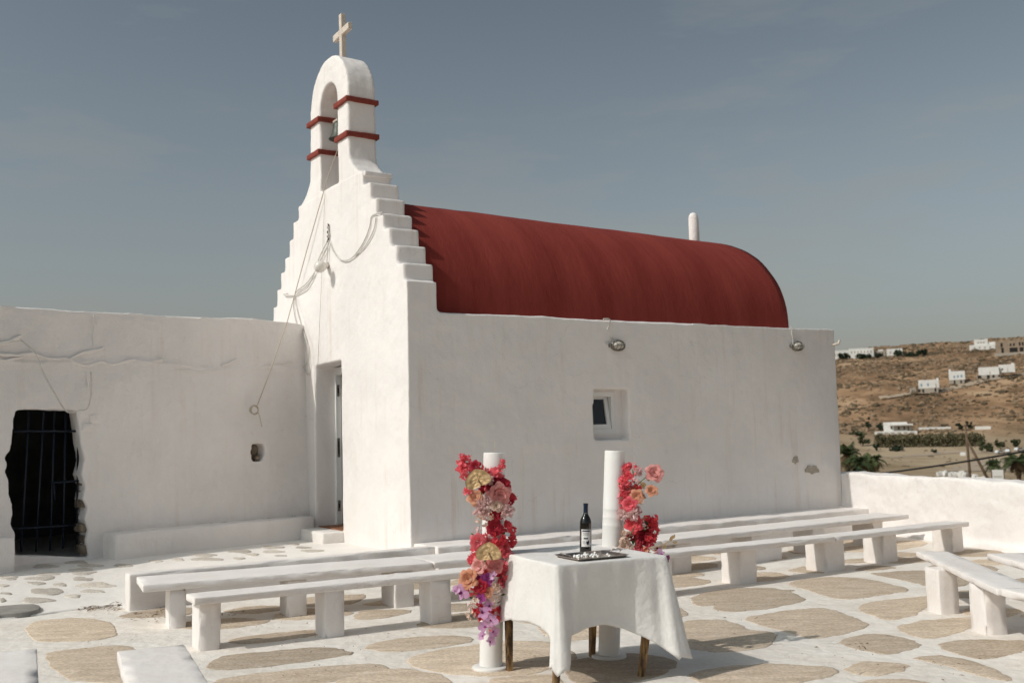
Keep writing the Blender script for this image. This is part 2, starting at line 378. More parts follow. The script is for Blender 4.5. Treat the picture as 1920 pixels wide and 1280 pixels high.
# ================================================================== TERRACE AND PATH
def ab(p): q = p-CC; return q.dot(CU_), q.dot(CV_)
(LA0, LB0), (LA1, LB1) = ab(onz(228, 1129, .02)), ab(onz(0, 1158, .02))
def path_z(p):
    q = Vector((p.x, p.y, 0))-CC; a = q.dot(CU_); b = q.dot(CV_)
    right = .2 + .10*(1-sm((b+.45)/1.1))
    eb = LB0+(LB1-LB0)*(a-LA0)/(LA1-LA0)
    left = .012 + .188*sm((b-eb)/2.4)
    k = sm((a+3.05)/1.5)
    return left*(1-k)+right*k
def on_path(px, py):
    p = onz(px, py, .2)
    for _ in range(25):
        p = onz(px, py, path_z(p))
    return p
PAR = [Vector((4.62, 15.1, 0)), Vector((5.0, 14.0, 0)), Vector((5.28, 13.0, 0)), Vector((5.67, 11.4, 0)), Vector((6.25, 9.2, 0)), Vector((6.9, 6.4, 0)), Vector((7.5, 3.0, 0)), Vector((7.8, -6, 0))]
bm = bmesh.new()
top = [(p.x+.15, p.y) for p in PAR][::-1] + [(4.6, 22), (-18, 22), (-18, -6)]
prism_bm(bm, top[::-1] if False else top, -5.0, 0.0, lambda x, y, d: (x, y, d))
terrace = tag(link('terrace', bm_mesh('terrace', bm), WHITE_GROUND), kind='structure')

def blob(pts, sub=3, jit=.012):
    """smooth closed outline with a rough edge"""
    pts = [Vector((p[0], p[1], 0)) for p in pts]; n = len(pts); o = []
    for i in range(n):
        p0, p1, p2, p3 = pts[i-1], pts[i], pts[(i+1) % n], pts[(i+2) % n]
        for j in range(sub):
            t = j/sub
            q = .5*((2*p1)+(p2-p0)*t+(2*p0-5*p1+4*p2-p3)*t*t+(3*p1-p0-3*p2+p3)*t**3)
            o.append(q+noise.noise_vector(q*7)*jit*1.3+noise.noise_vector(q*22)*jit*.8+noise.noise_vector(q*60)*jit*.45)
    return o
def slab_stone(name, outline, zt, th, mt, parent, zfn=None, tilt=0):
    c = sum(outline, Vector())/len(outline); n = len(outline)
    v = []; f = []
    for k, (s, dz) in enumerate(((1.0, -th), (1.0, -.003), (.965, .0), (.5, .002))):
        for p in outline:
            q = c+(p-c)*s; z = (zfn(q) if zfn else 0)+zt+dz + (noise.noise(q*6)*.0025 if k > 1 else 0)
            v.append((q.x, q.y, z))
    for k in range(3):
        for i in range(n): f.append((k*n+i, k*n+(i+1) % n, (k+1)*n+(i+1) % n, (k+1)*n+i))
    v.append((c.x, c.y, (zfn(c) if zfn else 0)+zt+.002)); ce = len(v)-1
    for i in range(n): f.append((3*n+i, 3*n+(i+1) % n, ce))
    me = mesh(name, v, f); me.polygons.foreach_set('use_smooth', [True]*len(me.polygons))
    return link(name, me, mt, parent)
def zr(pts): return [(x/2.8235+1240, y/2.8235+860) for x, y in pts]
def zl(pts): return [(x/2.743, y/2.743+960) for x, y in pts]
flag_px = [
 zr([(150,745),(230,705),(420,680),(620,685),(760,740),(640,775),(480,800),(330,803),(250,770)]),
 zr([(670,660),(780,630),(950,622),(1130,640),(1310,690),(1180,715),(1000,740),(880,728),(760,690)]),
 zr([(1110,605),(1200,595),(1330,588),(1430,590),(1560,604),(1640,640),(1590,672),(1430,672),(1250,635)]),
 zr([(440,845),(560,815),(740,790),(880,790),(1010,830),(1095,880),(980,920),(800,945),(640,910)]),
 zr([(1040,780),(1130,750),(1280,735),(1430,720),(1470,735),(1420,780),(1350,820),(1220,850),(1110,825)]),
 zr([(1245,890),(1350,855),(1480,845),(1640,838),(1650,880),(1560,920),(1400,948),(1300,925)]),
 zr([(940,970),(1050,930),(1180,925),(1290,945),(1365,985),(1230,1030),(1100,1015)]),
 zr([(1470,980),(1600,955),(1800,955),(1930,960),(1930,1005),(1800,1045),(1680,1055),(1560,1030)]),
 zr([(1330,1050),(1450,1035),(1600,1060),(1750,1100),(1850,1165),(1700,1150),(1500,1090)]),
 zr([(30,890),(140,855),(330,848),(470,895),(600,925),(560,985),(400,1015),(200,1010),(70,960)]),
 zr([(1030,583),(1120,562),(1240,572),(1110,590)]),
 zr([(150,1130),(380,1090),(640,1080),(930,1105),(880,1150),(700,1186),(400,1200),(200,1180)]),
 zr([(1010,1190),(1200,1160),(1430,1185),(1300,1240),(1050,1240)]),
 zl([(135,590),(200,555),(380,540),(540,555),(600,620),(480,655),(230,665),(160,640)]),
 zl([(230,730),(380,700),(600,680),(700,700),(660,760),(640,860),(400,865),(300,830)]),
 zl([(1070,780),(1150,735),(1400,710),(1650,690),(1820,720),(1600,760),(1300,800),(1090,805)]),
 zl([(1100,868),(1250,835),(1600,795),(1900,775),(2000,800),(1800,850),(1500,890),(1150,900)]),
 zl([(1170,655),(1400,620),(1620,600),(1640,625),(1500,650),(1250,675)]),
 zl([(1880,680),(2100,640),(2350,630),(2420,660),(2200,700),(1960,715)]),
 [(760,1235),(860,1210),(1010,1200),(1080,1230),(990,1262),(840,1262)],
 [(1010,1175),(1090,1160),(1150,1165),(1130,1190),(1050,1200)],
 [(1060,1240),(1180,1222),(1270,1240),(1200,1275),(1090,1280)],
 [(1300,1125),(1380,1112),(1480,1104),(1470,1112),(1380,1128),(1320,1135)],
 [(640,1262),(760,1252),(850,1275),(800,1310),(650,1310)],
 [(1560,1030),(1640,1018),(1720,1012),(1730,1022),(1640,1034)],
]
stones = []
for poly in flag_px:
    o = blob([onz(x, y, .004) for x, y in poly], 10, .02)
    stones.append(o)
def far_enough(c, r_):
    for o in stones:
        cc = sum(o, Vector())/len(o); rad = max((p-cc).length for p in o)
        if (c-cc).length < rad*.62+r_*1.05 and min((p-c).length for p in o) < r_+.05: return False
        if (c-cc).length < rad*.6: return False
    return True
rnd = random.Random(3)
tries = 0; added = 0
while tries < 4500 and added < 130:
    tries += 1
    p = Vector((rnd.uniform(-6, 6.2), rnd.uniform(3.2, 14), 0))
    q = p-CC; a_, b_ = q.dot(CU_), q.dot(CV_)
    if b_ > -.75 or (a_ < -3.0 and b_ > -1.9): continue
    if p.x > 4.9-(p.y-14)*.24-.2: continue
    r_ = rnd.uniform(.24, .46) if tries < 2500 else rnd.uniform(.12, .22)
    if not far_enough(p, r_): continue
    k = rnd.randint(6, 8); ang = rnd.uniform(-.5, .5)+.55; el = rnd.uniform(.62, .95)
    pts = []
    for i in range(k):
        t = 2*math.pi*(i+rnd.uniform(-.22, .22))/k; rr = r_*rnd.uniform(.82, 1.12)
        x, y = rr*math.cos(t), rr*math.sin(t)*el
        pts.append(p+Vector((x*math.cos(ang)-y*math.sin(ang), x*math.sin(ang)+y*math.cos(ang), 0)))
    stones.append(blob(pts, 10, .022)); added += 1
for o in stones: slab_stone('flagstone', o, .0035, .05, STONE, terrace)

# raised path in front of the annex and the chapel door
bm = bmesh.new(); NA, NB = 150, 110; grid = {}
for i in range(NA+1):
    for j in range(NB+1):
        a_ = -9.5+11.0*i/NA; b_ = -2.6+9.5*j/NB
        lim = -.46 if a_ > -2.98 else max(-.46, -.46) if a_ > -3.02 else LB0+(LB1-LB0)*(a_-LA0)/(LA1-LA0)
        b2 = max(b_, max(lim, -2.4))
        p = W(a_, b2, 0); z = path_z(p)
        if b_ < lim-.05: z = -.03
        grid[i, j] = bm.verts.new((p.x, p.y, z))
for i in range(NA):
    for j in range(NB):
        q = [grid[i, j], grid[i+1, j], grid[i+1, j+1], grid[i, j+1]]
        if (q[0].co-q[3].co).length < 1e-4 and (q[1].co-q[2].co).length < 1e-4: continue
        try: bm.faces.new(q)
        except ValueError: pass
bmesh.ops.remove_doubles(bm, verts=bm.verts[:], dist=1e-4)
path = tag(link('path', bm_mesh('path', bm, True), WHITE_PATH), kind='structure')
ovals = [(233,278,65,10),(395,258,58,8),(460,275,70,9),(245,322,58,9),(420,298,65,9),(430,327,66,10),(205,352,82,12),(422,355,53,7),(185,378,48,6),(307,380,35,6),(490,378,98,11),(243,410,85,15),(472,407,65,8),(375,432,42,9),(190,453,85,14),(40,337,50,9),(15,392,30,5),(30,422,35,4),(5,453,24,9),(630,275,50,8),(800,252,35,6),(917,244,30,7),(1052,222,58,7),(1062,242,88,8),(1236,202,62,8),(1298,218,35,6),(1228,238,32,6),(1403,181,58,7),(1402,203,57,7),(1440,224,32,3),(1512,165,28,4),(1560,182,42,5),(1605,199,58,6),(60,354,25,3)]
for cx, cy, rx, ry in ovals:
    pts = []
    for k in range(14):
        t = 2*math.pi*k/14; s_ = 1+.13*math.sin(3*t+cx)+.07*math.sin(5*t+cy)
        p = on_path((cx+rx*s_*math.cos(t))/2.743, 960+(cy+ry*s_*math.sin(t))/2.743); pts.append(p)
    slab_stone('path_stone', blob(pts, 3, .008), .006, .03, STONE_PALE, path, zfn=path_z)
slab_stone('path_stone', blob([onz(x, y, .04) for x, y in ((-40,1140),(0,1136),(62,1132),(76,1139),(55,1147),(0,1152),(-40,1156))], 2, .004), .045, .06, SHADED_STONE, path)  # step at the path's front edge, its shade painted in as grey

# ================================================================== CHAPEL
chap = empty('chapel', CC, math.pi/2-PHI, 'small white chapel with red barrel roof, stepped gable and bell arch', 'chapel')
TM = 2.21
sb = [1.121, .911, .742, .569, .399, .235, .077]; sz_ = [4.676, 4.489, 4.271, 4.046, 3.846, 3.617, 3.389]
right_o = [(0, .0), (0, 3.18)]
zprev = 3.18
for b_, z_ in zip(sb[::-1], sz_[::-1]):
    right_o += [(b_, zprev), (b_, z_)]; zprev = z_
gab = right_o + [(2*TM-b_, z_) for b_, z_ in right_o[::-1]]
door = [(1.84, .33), (2.73, .30), (2.73, 2.415), (1.84, 2.42)]
mp_f = lambda x, y, d: (d, x, y)
mp_s = lambda x, y, d: (x, d, y)
sidew = [(.1, 0), (6.9, 0), (6.9, 2.86), (.1, 2.84)]
win = [(2.50, 1.37), (3.05, 1.37), (3.06, 1.99), (2.51, 1.99)]
parts = [outline_me([gab, door], 0, .38, mp_f), outline_me([sidew, win], 0.0, .42, mp_s)]
bm = bmesh.new()
box_bm(bm, .1, 6.9, 4.0, 4.42, 0, 2.84); box_bm(bm, 6.5, 6.9, .1, 4.3, 0, 2.85); box_bm(bm, 6.05, 6.5, .2, 4.2, 2.4, 2.85)
parts.append(bm_mesh('b', bm))
def chap_fn(c, n):
    # the front corner is worn round, the sill of the step line is lumpy
    if c.y < .6 and c.z > 2.7 and c.x > .5: c.z += noise.noise(Vector((c.x*3, 0, 1)))*.008
    return c
link('wall', plaster_me('chapel_wall', parts, .023, 2, ((.9, .012), (3.5, .006), (11, .0025)), chap_fn), WHITE, chap)
# belfry
arch = []
NP = 22
for k in range(NP+1):
    t = math.pi*k/NP; arch.append((TM-.645*math.cos(t), 5.72+.70*abs(math.sin(t))**.86))
bel = [(1.10, 4.60), (1.10, 4.665), (1.22, 4.68), (1.34, 4.73), (1.46, 4.82), (1.54, 4.92), (1.565, 5.1)] + arch + [(2.855, 5.1), (2.88, 4.92), (2.96, 4.82), (3.08, 4.73), (3.2, 4.68), (3.32, 4.665), (3.32, 4.60)]
ino = [(2.495, 4.70)] + [(TM+.295*math.cos(math.pi*k/14), 5.74+.335*math.sin(math.pi*k/14)**.8) for k in range(15)] + [(1.905, 4.70)]
belf = link('belfry', plaster_me('belfry', [outline_me([bel, ino], .008, .385, mp_f)], .02, 2, ((2.5, .008), (9, .003))), WHITE, chap)
for zb in (5.655, 5.21):
    for (b0, b1) in ((1.525, 1.955), (2.465, 2.90)):
        me = rbox_me('band', .45, b1-b0-.02, .066, .010, .06, .006, 9)
        link('band', me, BAND, belf, Matrix.Translation((.196, (b0+b1)/2, zb+.035)))
# cross: upright and arm, set on the arch
cp = local(chap, W(.2, 2.15, 6.38))
cr_ = link('cross', box_me('cross', -.032, .032, -.04, .04, -.02, .655, .006), CROSSW, chap, Matrix.Translation(cp) @ Matrix.Rotation(R(-1.5), 4, 'X'))
link('cross_arm', box_me('cross_arm', -.03, .03, -.255, .255, .36, .45, .006), CROSSW, cr_)
# vault
v = []; f = []; NA, NT = 46, 48; A0, A1 = .30, 6.24
def vault_pt(a_, t):
    k = (a_-A0)/(A1-A0); h = 1.68-.10*k; e = 2.12; cs, sn = math.cos(t), math.sin(t)
    return Vector((a_, TM-(TM-.24)*math.copysign(abs(cs)**(2/e), cs), 2.835+h*max(sn, 0)**(2/e)))
for i in range(NA+1):
    for j in range(NT+1):
        p = vault_pt(A0+(A1-A0)*i/NA, math.pi*j/NT); p += noise.noise_vector(p*1.6)*.012+noise.noise_vector(p*5)*.004; v.append(p)
for i in range(NA):
    for j in range(NT):
        q = i*(NT+1)+j; f.append((q, q+NT+1, q+NT+2, q+1))
f.append(tuple(NA*(NT+1)+j for j in range(NT+1))[::-1]); f.append(tuple(j for j in range(NT+1)))
me = mesh('roof', v, f); me.polygons.foreach_set('use_smooth', [len(p.vertices) == 4 for p in me.polygons])
roof = link('roof', me, ROOF, chap)
# roof post beyond the ridge
pp = front(1301, 430, 6.32); lp = local(chap, pp); zt_ = front(1299.5, 399, 6.32).z
me = lathe_me('roof_post', [(.09, 2.8), (.088, 3.6), (.086, zt_-.6), (.083, zt_-.3), (.08, zt_-.10), (.07, zt_-.05), (.046, zt_-.014), (.012, zt_)], 16)
for q in me.vertices: q.co += noise.noise_vector(q.co*9)*.006
link('roof_post', me, WHITE, chap, Matrix.Translation((lp.x, lp.y, 0)))
# window in its recess
wf = empty('window'); wf.parent = chap; wf.location = (0, 0, 0)
bm = bmesh.new()
yf = .14
for x0, x1, z0, z1 in ((2.44, 2.54, 1.40, 2.0), (2.885, 2.95, 1.44, 1.96), (2.54, 2.885, 1.44, 1.50), (2.54, 2.885, 1.90, 1.96)):
    box_bm(bm, x0, x1, yf, yf+.06, z0, z1)
fr = link('frame', bm_mesh('frame', bm), UPVC, wf)
link('reveal', box_me('reveal', 2.95, 3.12, yf+.01, yf+.09, 1.34, 2.03), WHITE, wf)
link('reveal', box_me('reveal', 2.40, 2.95, yf+.015, yf+.09, 1.34, 1.44), WHITE, wf)
link('reveal', box_me('reveal', 2.40, 2.95, yf+.015, yf+.09, 1.96, 2.03), WHITE, wf)
tiltm = Matrix.Translation((0, yf+.02, 1.50)) @ Matrix.Rotation(R(-9), 4, 'X') @ Matrix.Translation((0, 0, -1.50))
bm = bmesh.new()
for x0, x1, z0, z1 in ((2.545, 2.60, 1.50, 1.93), (2.825, 2.88, 1.50, 1.93), (2.60, 2.825, 1.50, 1.555), (2.60, 2.825, 1.875, 1.93)):
    box_bm(bm, x0, x1, -.015, .035, z0, z1)
sash = link('sash', bm_mesh('sash', bm), UPVC, wf, tiltm)
link('pane', box_me('pane', 2.595, 2.83, .008, .016, 1.55, 1.88), DARKGLASS, sash)
# door: frame, open leaf, keep plates, threshold
dr = empty('door'); dr.parent = chap
bm = bmesh.new(); xf = .27
box_bm(bm, xf, xf+.07, 2.665, 2.76, .34, 2.40); box_bm(bm, xf, xf+.07, 1.80, 1.90, .34, 2.40); box_bm(bm, xf, xf+.07, 1.90, 2.665, 2.30, 2.40)
link('frame', bm_mesh('frame', bm), UPVC, dr)
leaf = link('leaf', box_me('leaf', xf+.075, xf+.95, 2.60, 2.66, .36, 2.29, .004), UPVC, dr)
for z0, z1 in ((2.02, 2.17), (1.22, 1.47), (.52, .66)):
    link('keep_plate', box_me('keep_plate', xf+.012, xf+.045, 2.655, 2.664, z0, z1), METALG, dr)
    link('keep_plate', box_me('keep_plate', xf+.022, xf+.036, 2.652, 2.654, z0+.04, z1-.04), DARKGLASS, dr)
link('threshold', box_me('threshold', .02, .55, 1.86, 2.70, .29, .345, .008), BRICKR, dr)
link('doorstep', rbox_me('doorstep', .34, .96, .17, .02, .1, .006, 5), WHITE_PATH, chap, Matrix.Translation((-.10, 2.30, .245)))
# bare patches where the wash has come off, rusty run under the spout
for (px, py, rx, ry) in ((1491, 862, 4, 8), (1522, 880, 10, 9)):
    pts = []
    for k in range(16):
        t = 2*math.pi*k/16; s_ = 1+.25*math.sin(2*t+px)+.2*math.sin(5*t)
        p = local(chap, side(px+rx*s_*math.cos(t), py+ry*s_*math.sin(t))); pts.append((p.x, p.z))
    bm = bmesh.new(); prism_bm(bm, pts, -.014, .03, mp_s); link('bare_patch', bm_mesh('bare_patch', bm), PATCH, chap)
p = local(chap, side(1563, 645))
link('rain_spout', tube_me('rain_spout', [(p.x-.1, .12, p.z-.02), (p.x-.02, -.01, p.z-.01), (p.x+.03, -.06, p.z), (p.x+.06, -.06, p.z+.05)], .018, 8), CROSSW, chap)

# long ledge at the foot of the side wall
ledge = tag(link('masonry_ledge', None, None) if False else empty('masonry_ledge', W(0, 0, 0), math.pi/2-PHI), 'long low white ledge along the foot of the chapel side wall', 'ledge')
def ledge_piece(a0, a1, b0, b1, d):
    me = rbox_me('kerb', a1-a0, b1-b0, .40, .016, .08, .008, 6, .05)
    return link('kerb', me, WHITE_BENCH, ledge, Matrix.Translation(((a0+a1)/2, (b0+b1)/2+d, .117)))
ledge_piece(-3.0, .05, -.47, -.30, 0)
ledge_piece(.04, 6.95, -.52, .1, -.02)

# ================================================================== ANNEX
ax_ang = math.atan2(AD.y, AD.x)
anx = empty('annex_building', AG, ax_ang, 'low white building beside the chapel with a broken doorway', 'building')
def at(px, py, o=0.0):
    p = local(anx, annex(px, py, o)); return (p.x, p.z)
gate_px = [(27,1042),(29,1005),(20,985),(26,962),(24,945),(19,928),(21,905),(14,885),(18,873),(14,858),(25,842),(29,815),(31,790),(37,766),(70,765),(110,767),(151,769),(156,800),(158,830),(165,862),(157,890),(163,915),(157,938),(165,955),(158,975),(166,995),(161,1015),(166,1048)]
gate = [at(x, y) for x, y in gate_px]
niche = [at(x, y) for x, y in ((476,831),(488,830),(499,831),(500,850),(495,863),(478,863),(475,848))]
wall_o = [(-3.2, -.1), (3.25, -.1), (3.25, 3.02), (2.4, 3.03), (1.2, 3.0), (.05, 2.98), (-1, 2.99), (-3.2, 3.0)]
mp_a = lambda x, y, d: (x, d, y)
bm = bmesh.new()
box_bm(bm, -3.19, 2.99, 3.6, 4.0, -.1, 2.95); box_bm(bm, -3.19, 2.99, .5, 3.59, 2.62, 2.86); box_bm(bm, 1.6, 1.98, .6, 3.59, -.1, 2.61); box_bm(bm, -3.19, -2.8, .6, 3.59, -.1, 2.61); box_bm(bm, -2.79, 1.59, .3, 3.59, -.1, .16)
rest = bm_mesh('b', bm)
def anx_fn(c, n):
    if c.y < .25:
        zr_ = 2.42 + noise.noise(Vector((c.x*.9, 3, 0)))*.12
        d = (c.z-zr_)
        if -.06 < d < .06 and n.y < -.5:
            c.y -= .03*(1-abs(d)/.06)*max(0, noise.noise(Vector((c.x*2.2, c.z*4, 5)))+.35)
        if d > 0: c.y += .012
    c.y += max(0, c.z-.2)*.05 if c.y < .8 else 0
    return c
link('wall', plaster_me('annex_wall', [outline_me([wall_o, gate, niche], 0, .24, mp_a)], .018, 1, ((.8, .03), (3, .012), (9, .005)), anx_fn), WHITE_OLD, anx)
link('rear_walls', rest, WHITE_OLD, anx)
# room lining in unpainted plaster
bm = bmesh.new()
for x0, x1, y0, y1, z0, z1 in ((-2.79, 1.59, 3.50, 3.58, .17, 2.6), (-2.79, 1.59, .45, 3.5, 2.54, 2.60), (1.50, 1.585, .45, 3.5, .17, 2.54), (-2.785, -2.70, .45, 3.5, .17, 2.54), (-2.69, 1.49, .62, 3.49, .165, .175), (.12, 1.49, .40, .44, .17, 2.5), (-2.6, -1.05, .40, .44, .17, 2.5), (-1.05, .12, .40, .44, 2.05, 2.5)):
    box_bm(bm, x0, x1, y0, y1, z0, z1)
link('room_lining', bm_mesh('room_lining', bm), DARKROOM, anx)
link('niche_back', box_me('niche_back', 1.95, 2.5, .23, .40, 1.0, 1.65), RUBBLE, anx)
for i, (px, py, s_) in enumerate(((156,905,.07),(158,925,.08),(154,945,.09),(157,968,.07),(153,990,.10),(157,1012,.09),(155,1030,.11),(157,880,.05),(481,858,.05))):
    x, z = at(px, py); me = rbox_me('rubble_stone', s_*1.5, .20, s_, .02, .04, .016, 11)
    link('stone', me, RUBBLE, anx, Matrix.Translation((x+.085, .14+.05*(z-.2), z)))
# ridges and lumps of old render on the annex wall
def ridge(pts, rr3, seed):
    bm = bmesh.new(); P = []
    for q in smooth_pts([(x/2.56, 560+y/2.56, 0) for x, y in pts], 8): P.append(local(anx, annex(q.x, q.y, -.002)))
    for q in P: q.y += max(0, q.z-.2)*.05+noise.noise(Vector((q.x*5, q.z*5, seed)))*.006
    tube_bm(bm, P, [rr3*(.55+.9*abs(noise.noise(Vector((q.x*4, seed, q.z*3)))))for q in P], 8)
    for q in bm.verts: q.co += noise.noise_vector(q.co*14)*.012
    link('render_ridge', bm_mesh('render_ridge', bm, True), WHITE_OLD, anx)
for i, (pts, r3) in enumerate((([(0,262),(90,268),(175,262),(260,282),(345,286),(430,318),(500,300),(560,312),(650,292),(720,300),(800,288)], .028), ([(350,290),(400,262),(460,246),(515,232)], .026), ([(0,214),(50,205),(95,185),(118,170)], .024), ([(860,335),(930,345),(1000,348),(1090,335)], .016), ([(1085,318),(1120,305),(1155,285)], .018), ([(1250,335),(1300,315),(1380,305),(1430,298)], .012), ([(0,290),(60,288),(130,276)], .018), ([(470,75),(472,140),(471,225)], .008), ([(430,345),(437,380),(438,420)], .016))): ridge(pts, r3, i*3.1)
for (px, py, r3) in ((265, 768, .05), (185, 785, .07), (170, 800, .06), (268, 756, .035)):
    p = local(anx, annex(px, py, 0)); me = rbox_me('lump', r3*2, .05, r3*1.6, .025, .03, .014, 9)
    link('render_lump', me, WHITE_OLD, anx, Matrix.Translation((p.x, .012+max(0, p.z-.2)*.05, p.z)))
# iron gate in the doorway
gt = empty('iron_gate', (0, 0, 0), 0, 'dark blue iron bar gate filling the broken doorway', 'gate')
def gp(px, py, o=-.20): return annex(px, py, o)
def bar(nm, p, q, r_):
    link(nm, tube_me(nm, [p, q], r_, 8), BLUEBAR, gt)
for (xt, yt, xb, yb) in ((54,772,40,1034),(82,769,67,1034),(102,770,94,1032),(123,775,118,1028),(147,790,143,1030)):
    bar('bar', gp(xt, yt), gp(xb, yb), .012)
for (x0, y0, x1, y1) in ((26,808,153,808),(20,991,158,983),(98,905,158,900)):
    bar('cross_bar', gp(x0, y0, -.185), gp(x1, y1, -.185), .013)
bar('latch_bar', gp(101, 905, -.175), gp(103, 938, -.175), .010)
# built-in bench at the foot of the annex wall and a second one left of the gate
def world_box(name, p0, p1, depth, z0, z1, mt, label, cat, inward=1, r_=.03, amp=.012):
    """box whose front foot runs p0 -> p1; depth goes to the left of that direction"""
    d = (p1-p0); d.z = 0; ln = d.length; d.normalize(); nrm = Vector((-d.y, d.x, 0))*inward
    c = (p0+p1)/2+nrm*depth/2
    me = rbox_me(name, ln, depth, z1-z0, r_, .1, amp, 3.5)
    o = link(name, me, mt); o.location = (c.x, c.y, (z0+z1)/2); o.rotation_euler = (0, 0, math.atan2(d.y, d.x))
    tag(o, label, cat); return o
p0 = AG+AN*.33+AD*.17; p1 = AG+AN*.30+AD*2.80
world_box('wall_bench', p0, p1, .42, .05, .475, WHITE_OLD, 'low plastered bench built along the foot of the annex wall', 'bench')
p0 = AG+AN*.36+AD*-2.6; p1 = AG+AN*.36+AD*-.90
world_box('wall_bench', p0, p1, .45, .0, .535, WHITE_OLD, 'white plastered block left of the gate at the picture edge', 'bench')

# ================================================================== PARAPET
bm = bmesh.new()
def offs(poly, d):
    o = []
    for i, p in enumerate(poly):
        t = (poly[min(i+1, len(poly)-1)]-poly[max(i-1, 0)]).normalized(); o.append(p+Vector((-t.y, t.x, 0))*d)
    return o
PS = smooth_pts(PAR[:7], 5)
lf, rt = offs(PS, 0.0), offs(PS, .34)
prism_bm(bm, [(p.x, p.y) for p in lf]+[(p.x, p.y) for p in rt[::-1]], -.35, .785, lambda x, y, d: (x, y, d))
foot = offs(PS, -.07)
prism_bm(bm, [(p.x, p.y) for p in foot]+[(p.x, p.y) for p in rt[::-1]], -.35, .05, lambda x, y, d: (x, y, d))
bmesh.ops.recalc_face_normals(bm, faces=bm.faces[:])
me0 = bm_mesh('p', bm)
tag(link('parapet_wall', plaster_me('parapet_wall', [me0], .028, 4, ((1.0, .03), (4, .015), (12, .006))), PARAPET), 'low sunlit white parapet wall at the right edge of the terrace', 'wall')

# ================================================================== BENCHES
def bench(label, group=None):
    return None
def make_bench(label, slabs, sups, cat='bench', group=None, clamp=None):
    """slabs: (front p0, front p1, width, z top at p0, z top at p1, thick); sups: (front p0, front p1, depth, top)"""
    p = slabs[0][0]; o = empty('masonry_bench', (p.x, p.y, 0), 0, label, cat, group or 'whitewashed slab benches on the terrace')
    for (a, b, wd, z0, z1, th) in slabs:
        d = b-a; d.z = 0; ln = d.length; d.normalize(); nrm = Vector((-d.y, d.x, 0)); c = (a+b)/2+nrm*wd/2
        me = rbox_me('slab', ln, wd, th, .008, .05, .003, 6, .025)
        mt = Matrix.Translation((c.x-p.x, c.y-p.y, (z0+z1)/2-th/2)) @ Matrix.Rotation(math.atan2(d.y, d.x), 4, 'Z') @ Matrix.Rotation(-math.atan2(z1-z0, ln), 4, 'Y')
        link('slab', me, WHITE_BENCH, o, mt)
    for (a, b, dp, zt) in sups:
        if clamp is not None:
            # keep the pier under its slab: never proud of the slab's front edge
            best = None
            for (sa, sb_, *_r2) in slabs:
                d_ = (sb_-sa); d_.z = 0; ln_ = d_.length; d_.normalize(); t_ = ((a+b)/2-sa).dot(d_)
                if -.3 < t_ < ln_+.3: best = (sa, d_)
            if best:
                sa, d_ = best; n_ = Vector((-d_.y, d_.x, 0)); o_ = ((a+b)/2-sa).dot(n_); t0, t1 = (a-sa).dot(d_), (b-sa).dot(d_)
                o_ = min(max(o_, clamp), clamp+.12); sz2 = Vector((sa.x, sa.y, 0)); a, b = sz2+d_*t0+n_*o_, sz2+d_*t1+n_*o_
        d = b-a; d.z = 0; ln = max(d.length, .12); d.normalize(); nrm = Vector((-d.y, d.x, 0)); c = (a+b)/2+nrm*dp/2
        me = rbox_me('support', ln, dp, zt+.06, .012, .04, .005, 8, .06)
        mt = Matrix.Translation((c.x-p.x, c.y-p.y, zt/2-.03)) @ Matrix.Rotation(math.atan2(d.y, d.x), 4, 'Z')
        link('support', me, WHITE_BENCH, o, mt)
    return o
def Zb(px, py): return onz(px, py, 0)
# front row, left: supports from their feet in the picture
def ab(p): q = p-CC; return q.dot(CU_), q.dot(CV_)
def sup_u(pxl, pyl, pxr, pyr):
    """support whose front foot spans two pixels, squared to the chapel direction"""
    a0, b0 = ab(Zb(pxl, pyl)); a1, b1 = ab(Zb(pxr, pyr)); bb = (b0+b1)/2
    return W(a0, bb, 0), W(a1, bb, 0)
fl = [sup_u(370,1219,418,1218), sup_u(617,1200,664,1199), sup_u(816,1174,868,1173)]
z0 = .385
a0, b0 = ab(onz(370, 1120.4, z0)); a1, b1 = ab(onz(700, 1088, z0)); k = (b1-b0)/(a1-a0); aE = -.75
make_bench('white slab bench in the front row, left of the flowered candle', [(W(a0-.02, b0, 0), W(aE, b0+k*(aE-a0), 0), .27, z0, z0, .05)], [(p, q, .23, .345) for p, q in fl], clamp=.012)
# front row, right
fr_ = [sup_u(1246,1120,1271,1119), sup_u(1376,1094,1433,1093), sup_u(1532,1071,1573,1066), sup_u(1644,1055,1683,1052), sup_u(1758,1034,1794,1032)]
pL = onz(1240, 1037, .385); pR = onz(1817, 978, .345); pM = onz(1566, 1005.5, .365)
make_bench('white slab bench in the front row, right of the table', [(pL-(pM-pL).normalized()*.45, pM, .27, .388, .365, .05), (pM+(pR-pM).normalized()*.012, pR, .27, .365, .345, .05)], [(p, q, .25, zt) for (p, q), zt in zip(fr_, (.34, .335, .33, .32, .31))], clamp=.012)
# rear row, long wide bench
zR = .36
r0 = onz(268, 1097, zR); r1 = onz(700, 1064.6, zR); rA, rB = ab(r0), ab(r1)
r2 = onz(1240, 1013, zR); r3 = onz(1704, 964, .33)
mid = r1+(r2-r1)*.18
rs = [sup_u(318,1181,352,1179), sup_u(546,1164,592,1163), sup_u(752,1143,800,1142), sup_u(950,1122,1000,1118), sup_u(1100,1102,1150,1098), sup_u(1278,1078,1322,1075), sup_u(1436,1058,1512,1052), sup_u(1540,1040,1572,1038), sup_u(1634,1022,1662,1020)]
make_bench('long wide white bench in the rear row beside the chapel ledge', [(r0, mid, .60, zR, zR, .055), (mid+(r2-mid).normalized()*.015, r2, .58, zR, zR, .055), (r2+(r3-r2).normalized()*.01, r3, .50, zR, .33, .055)], [(p, q, .30, .30) for p, q in rs], clamp=.03)
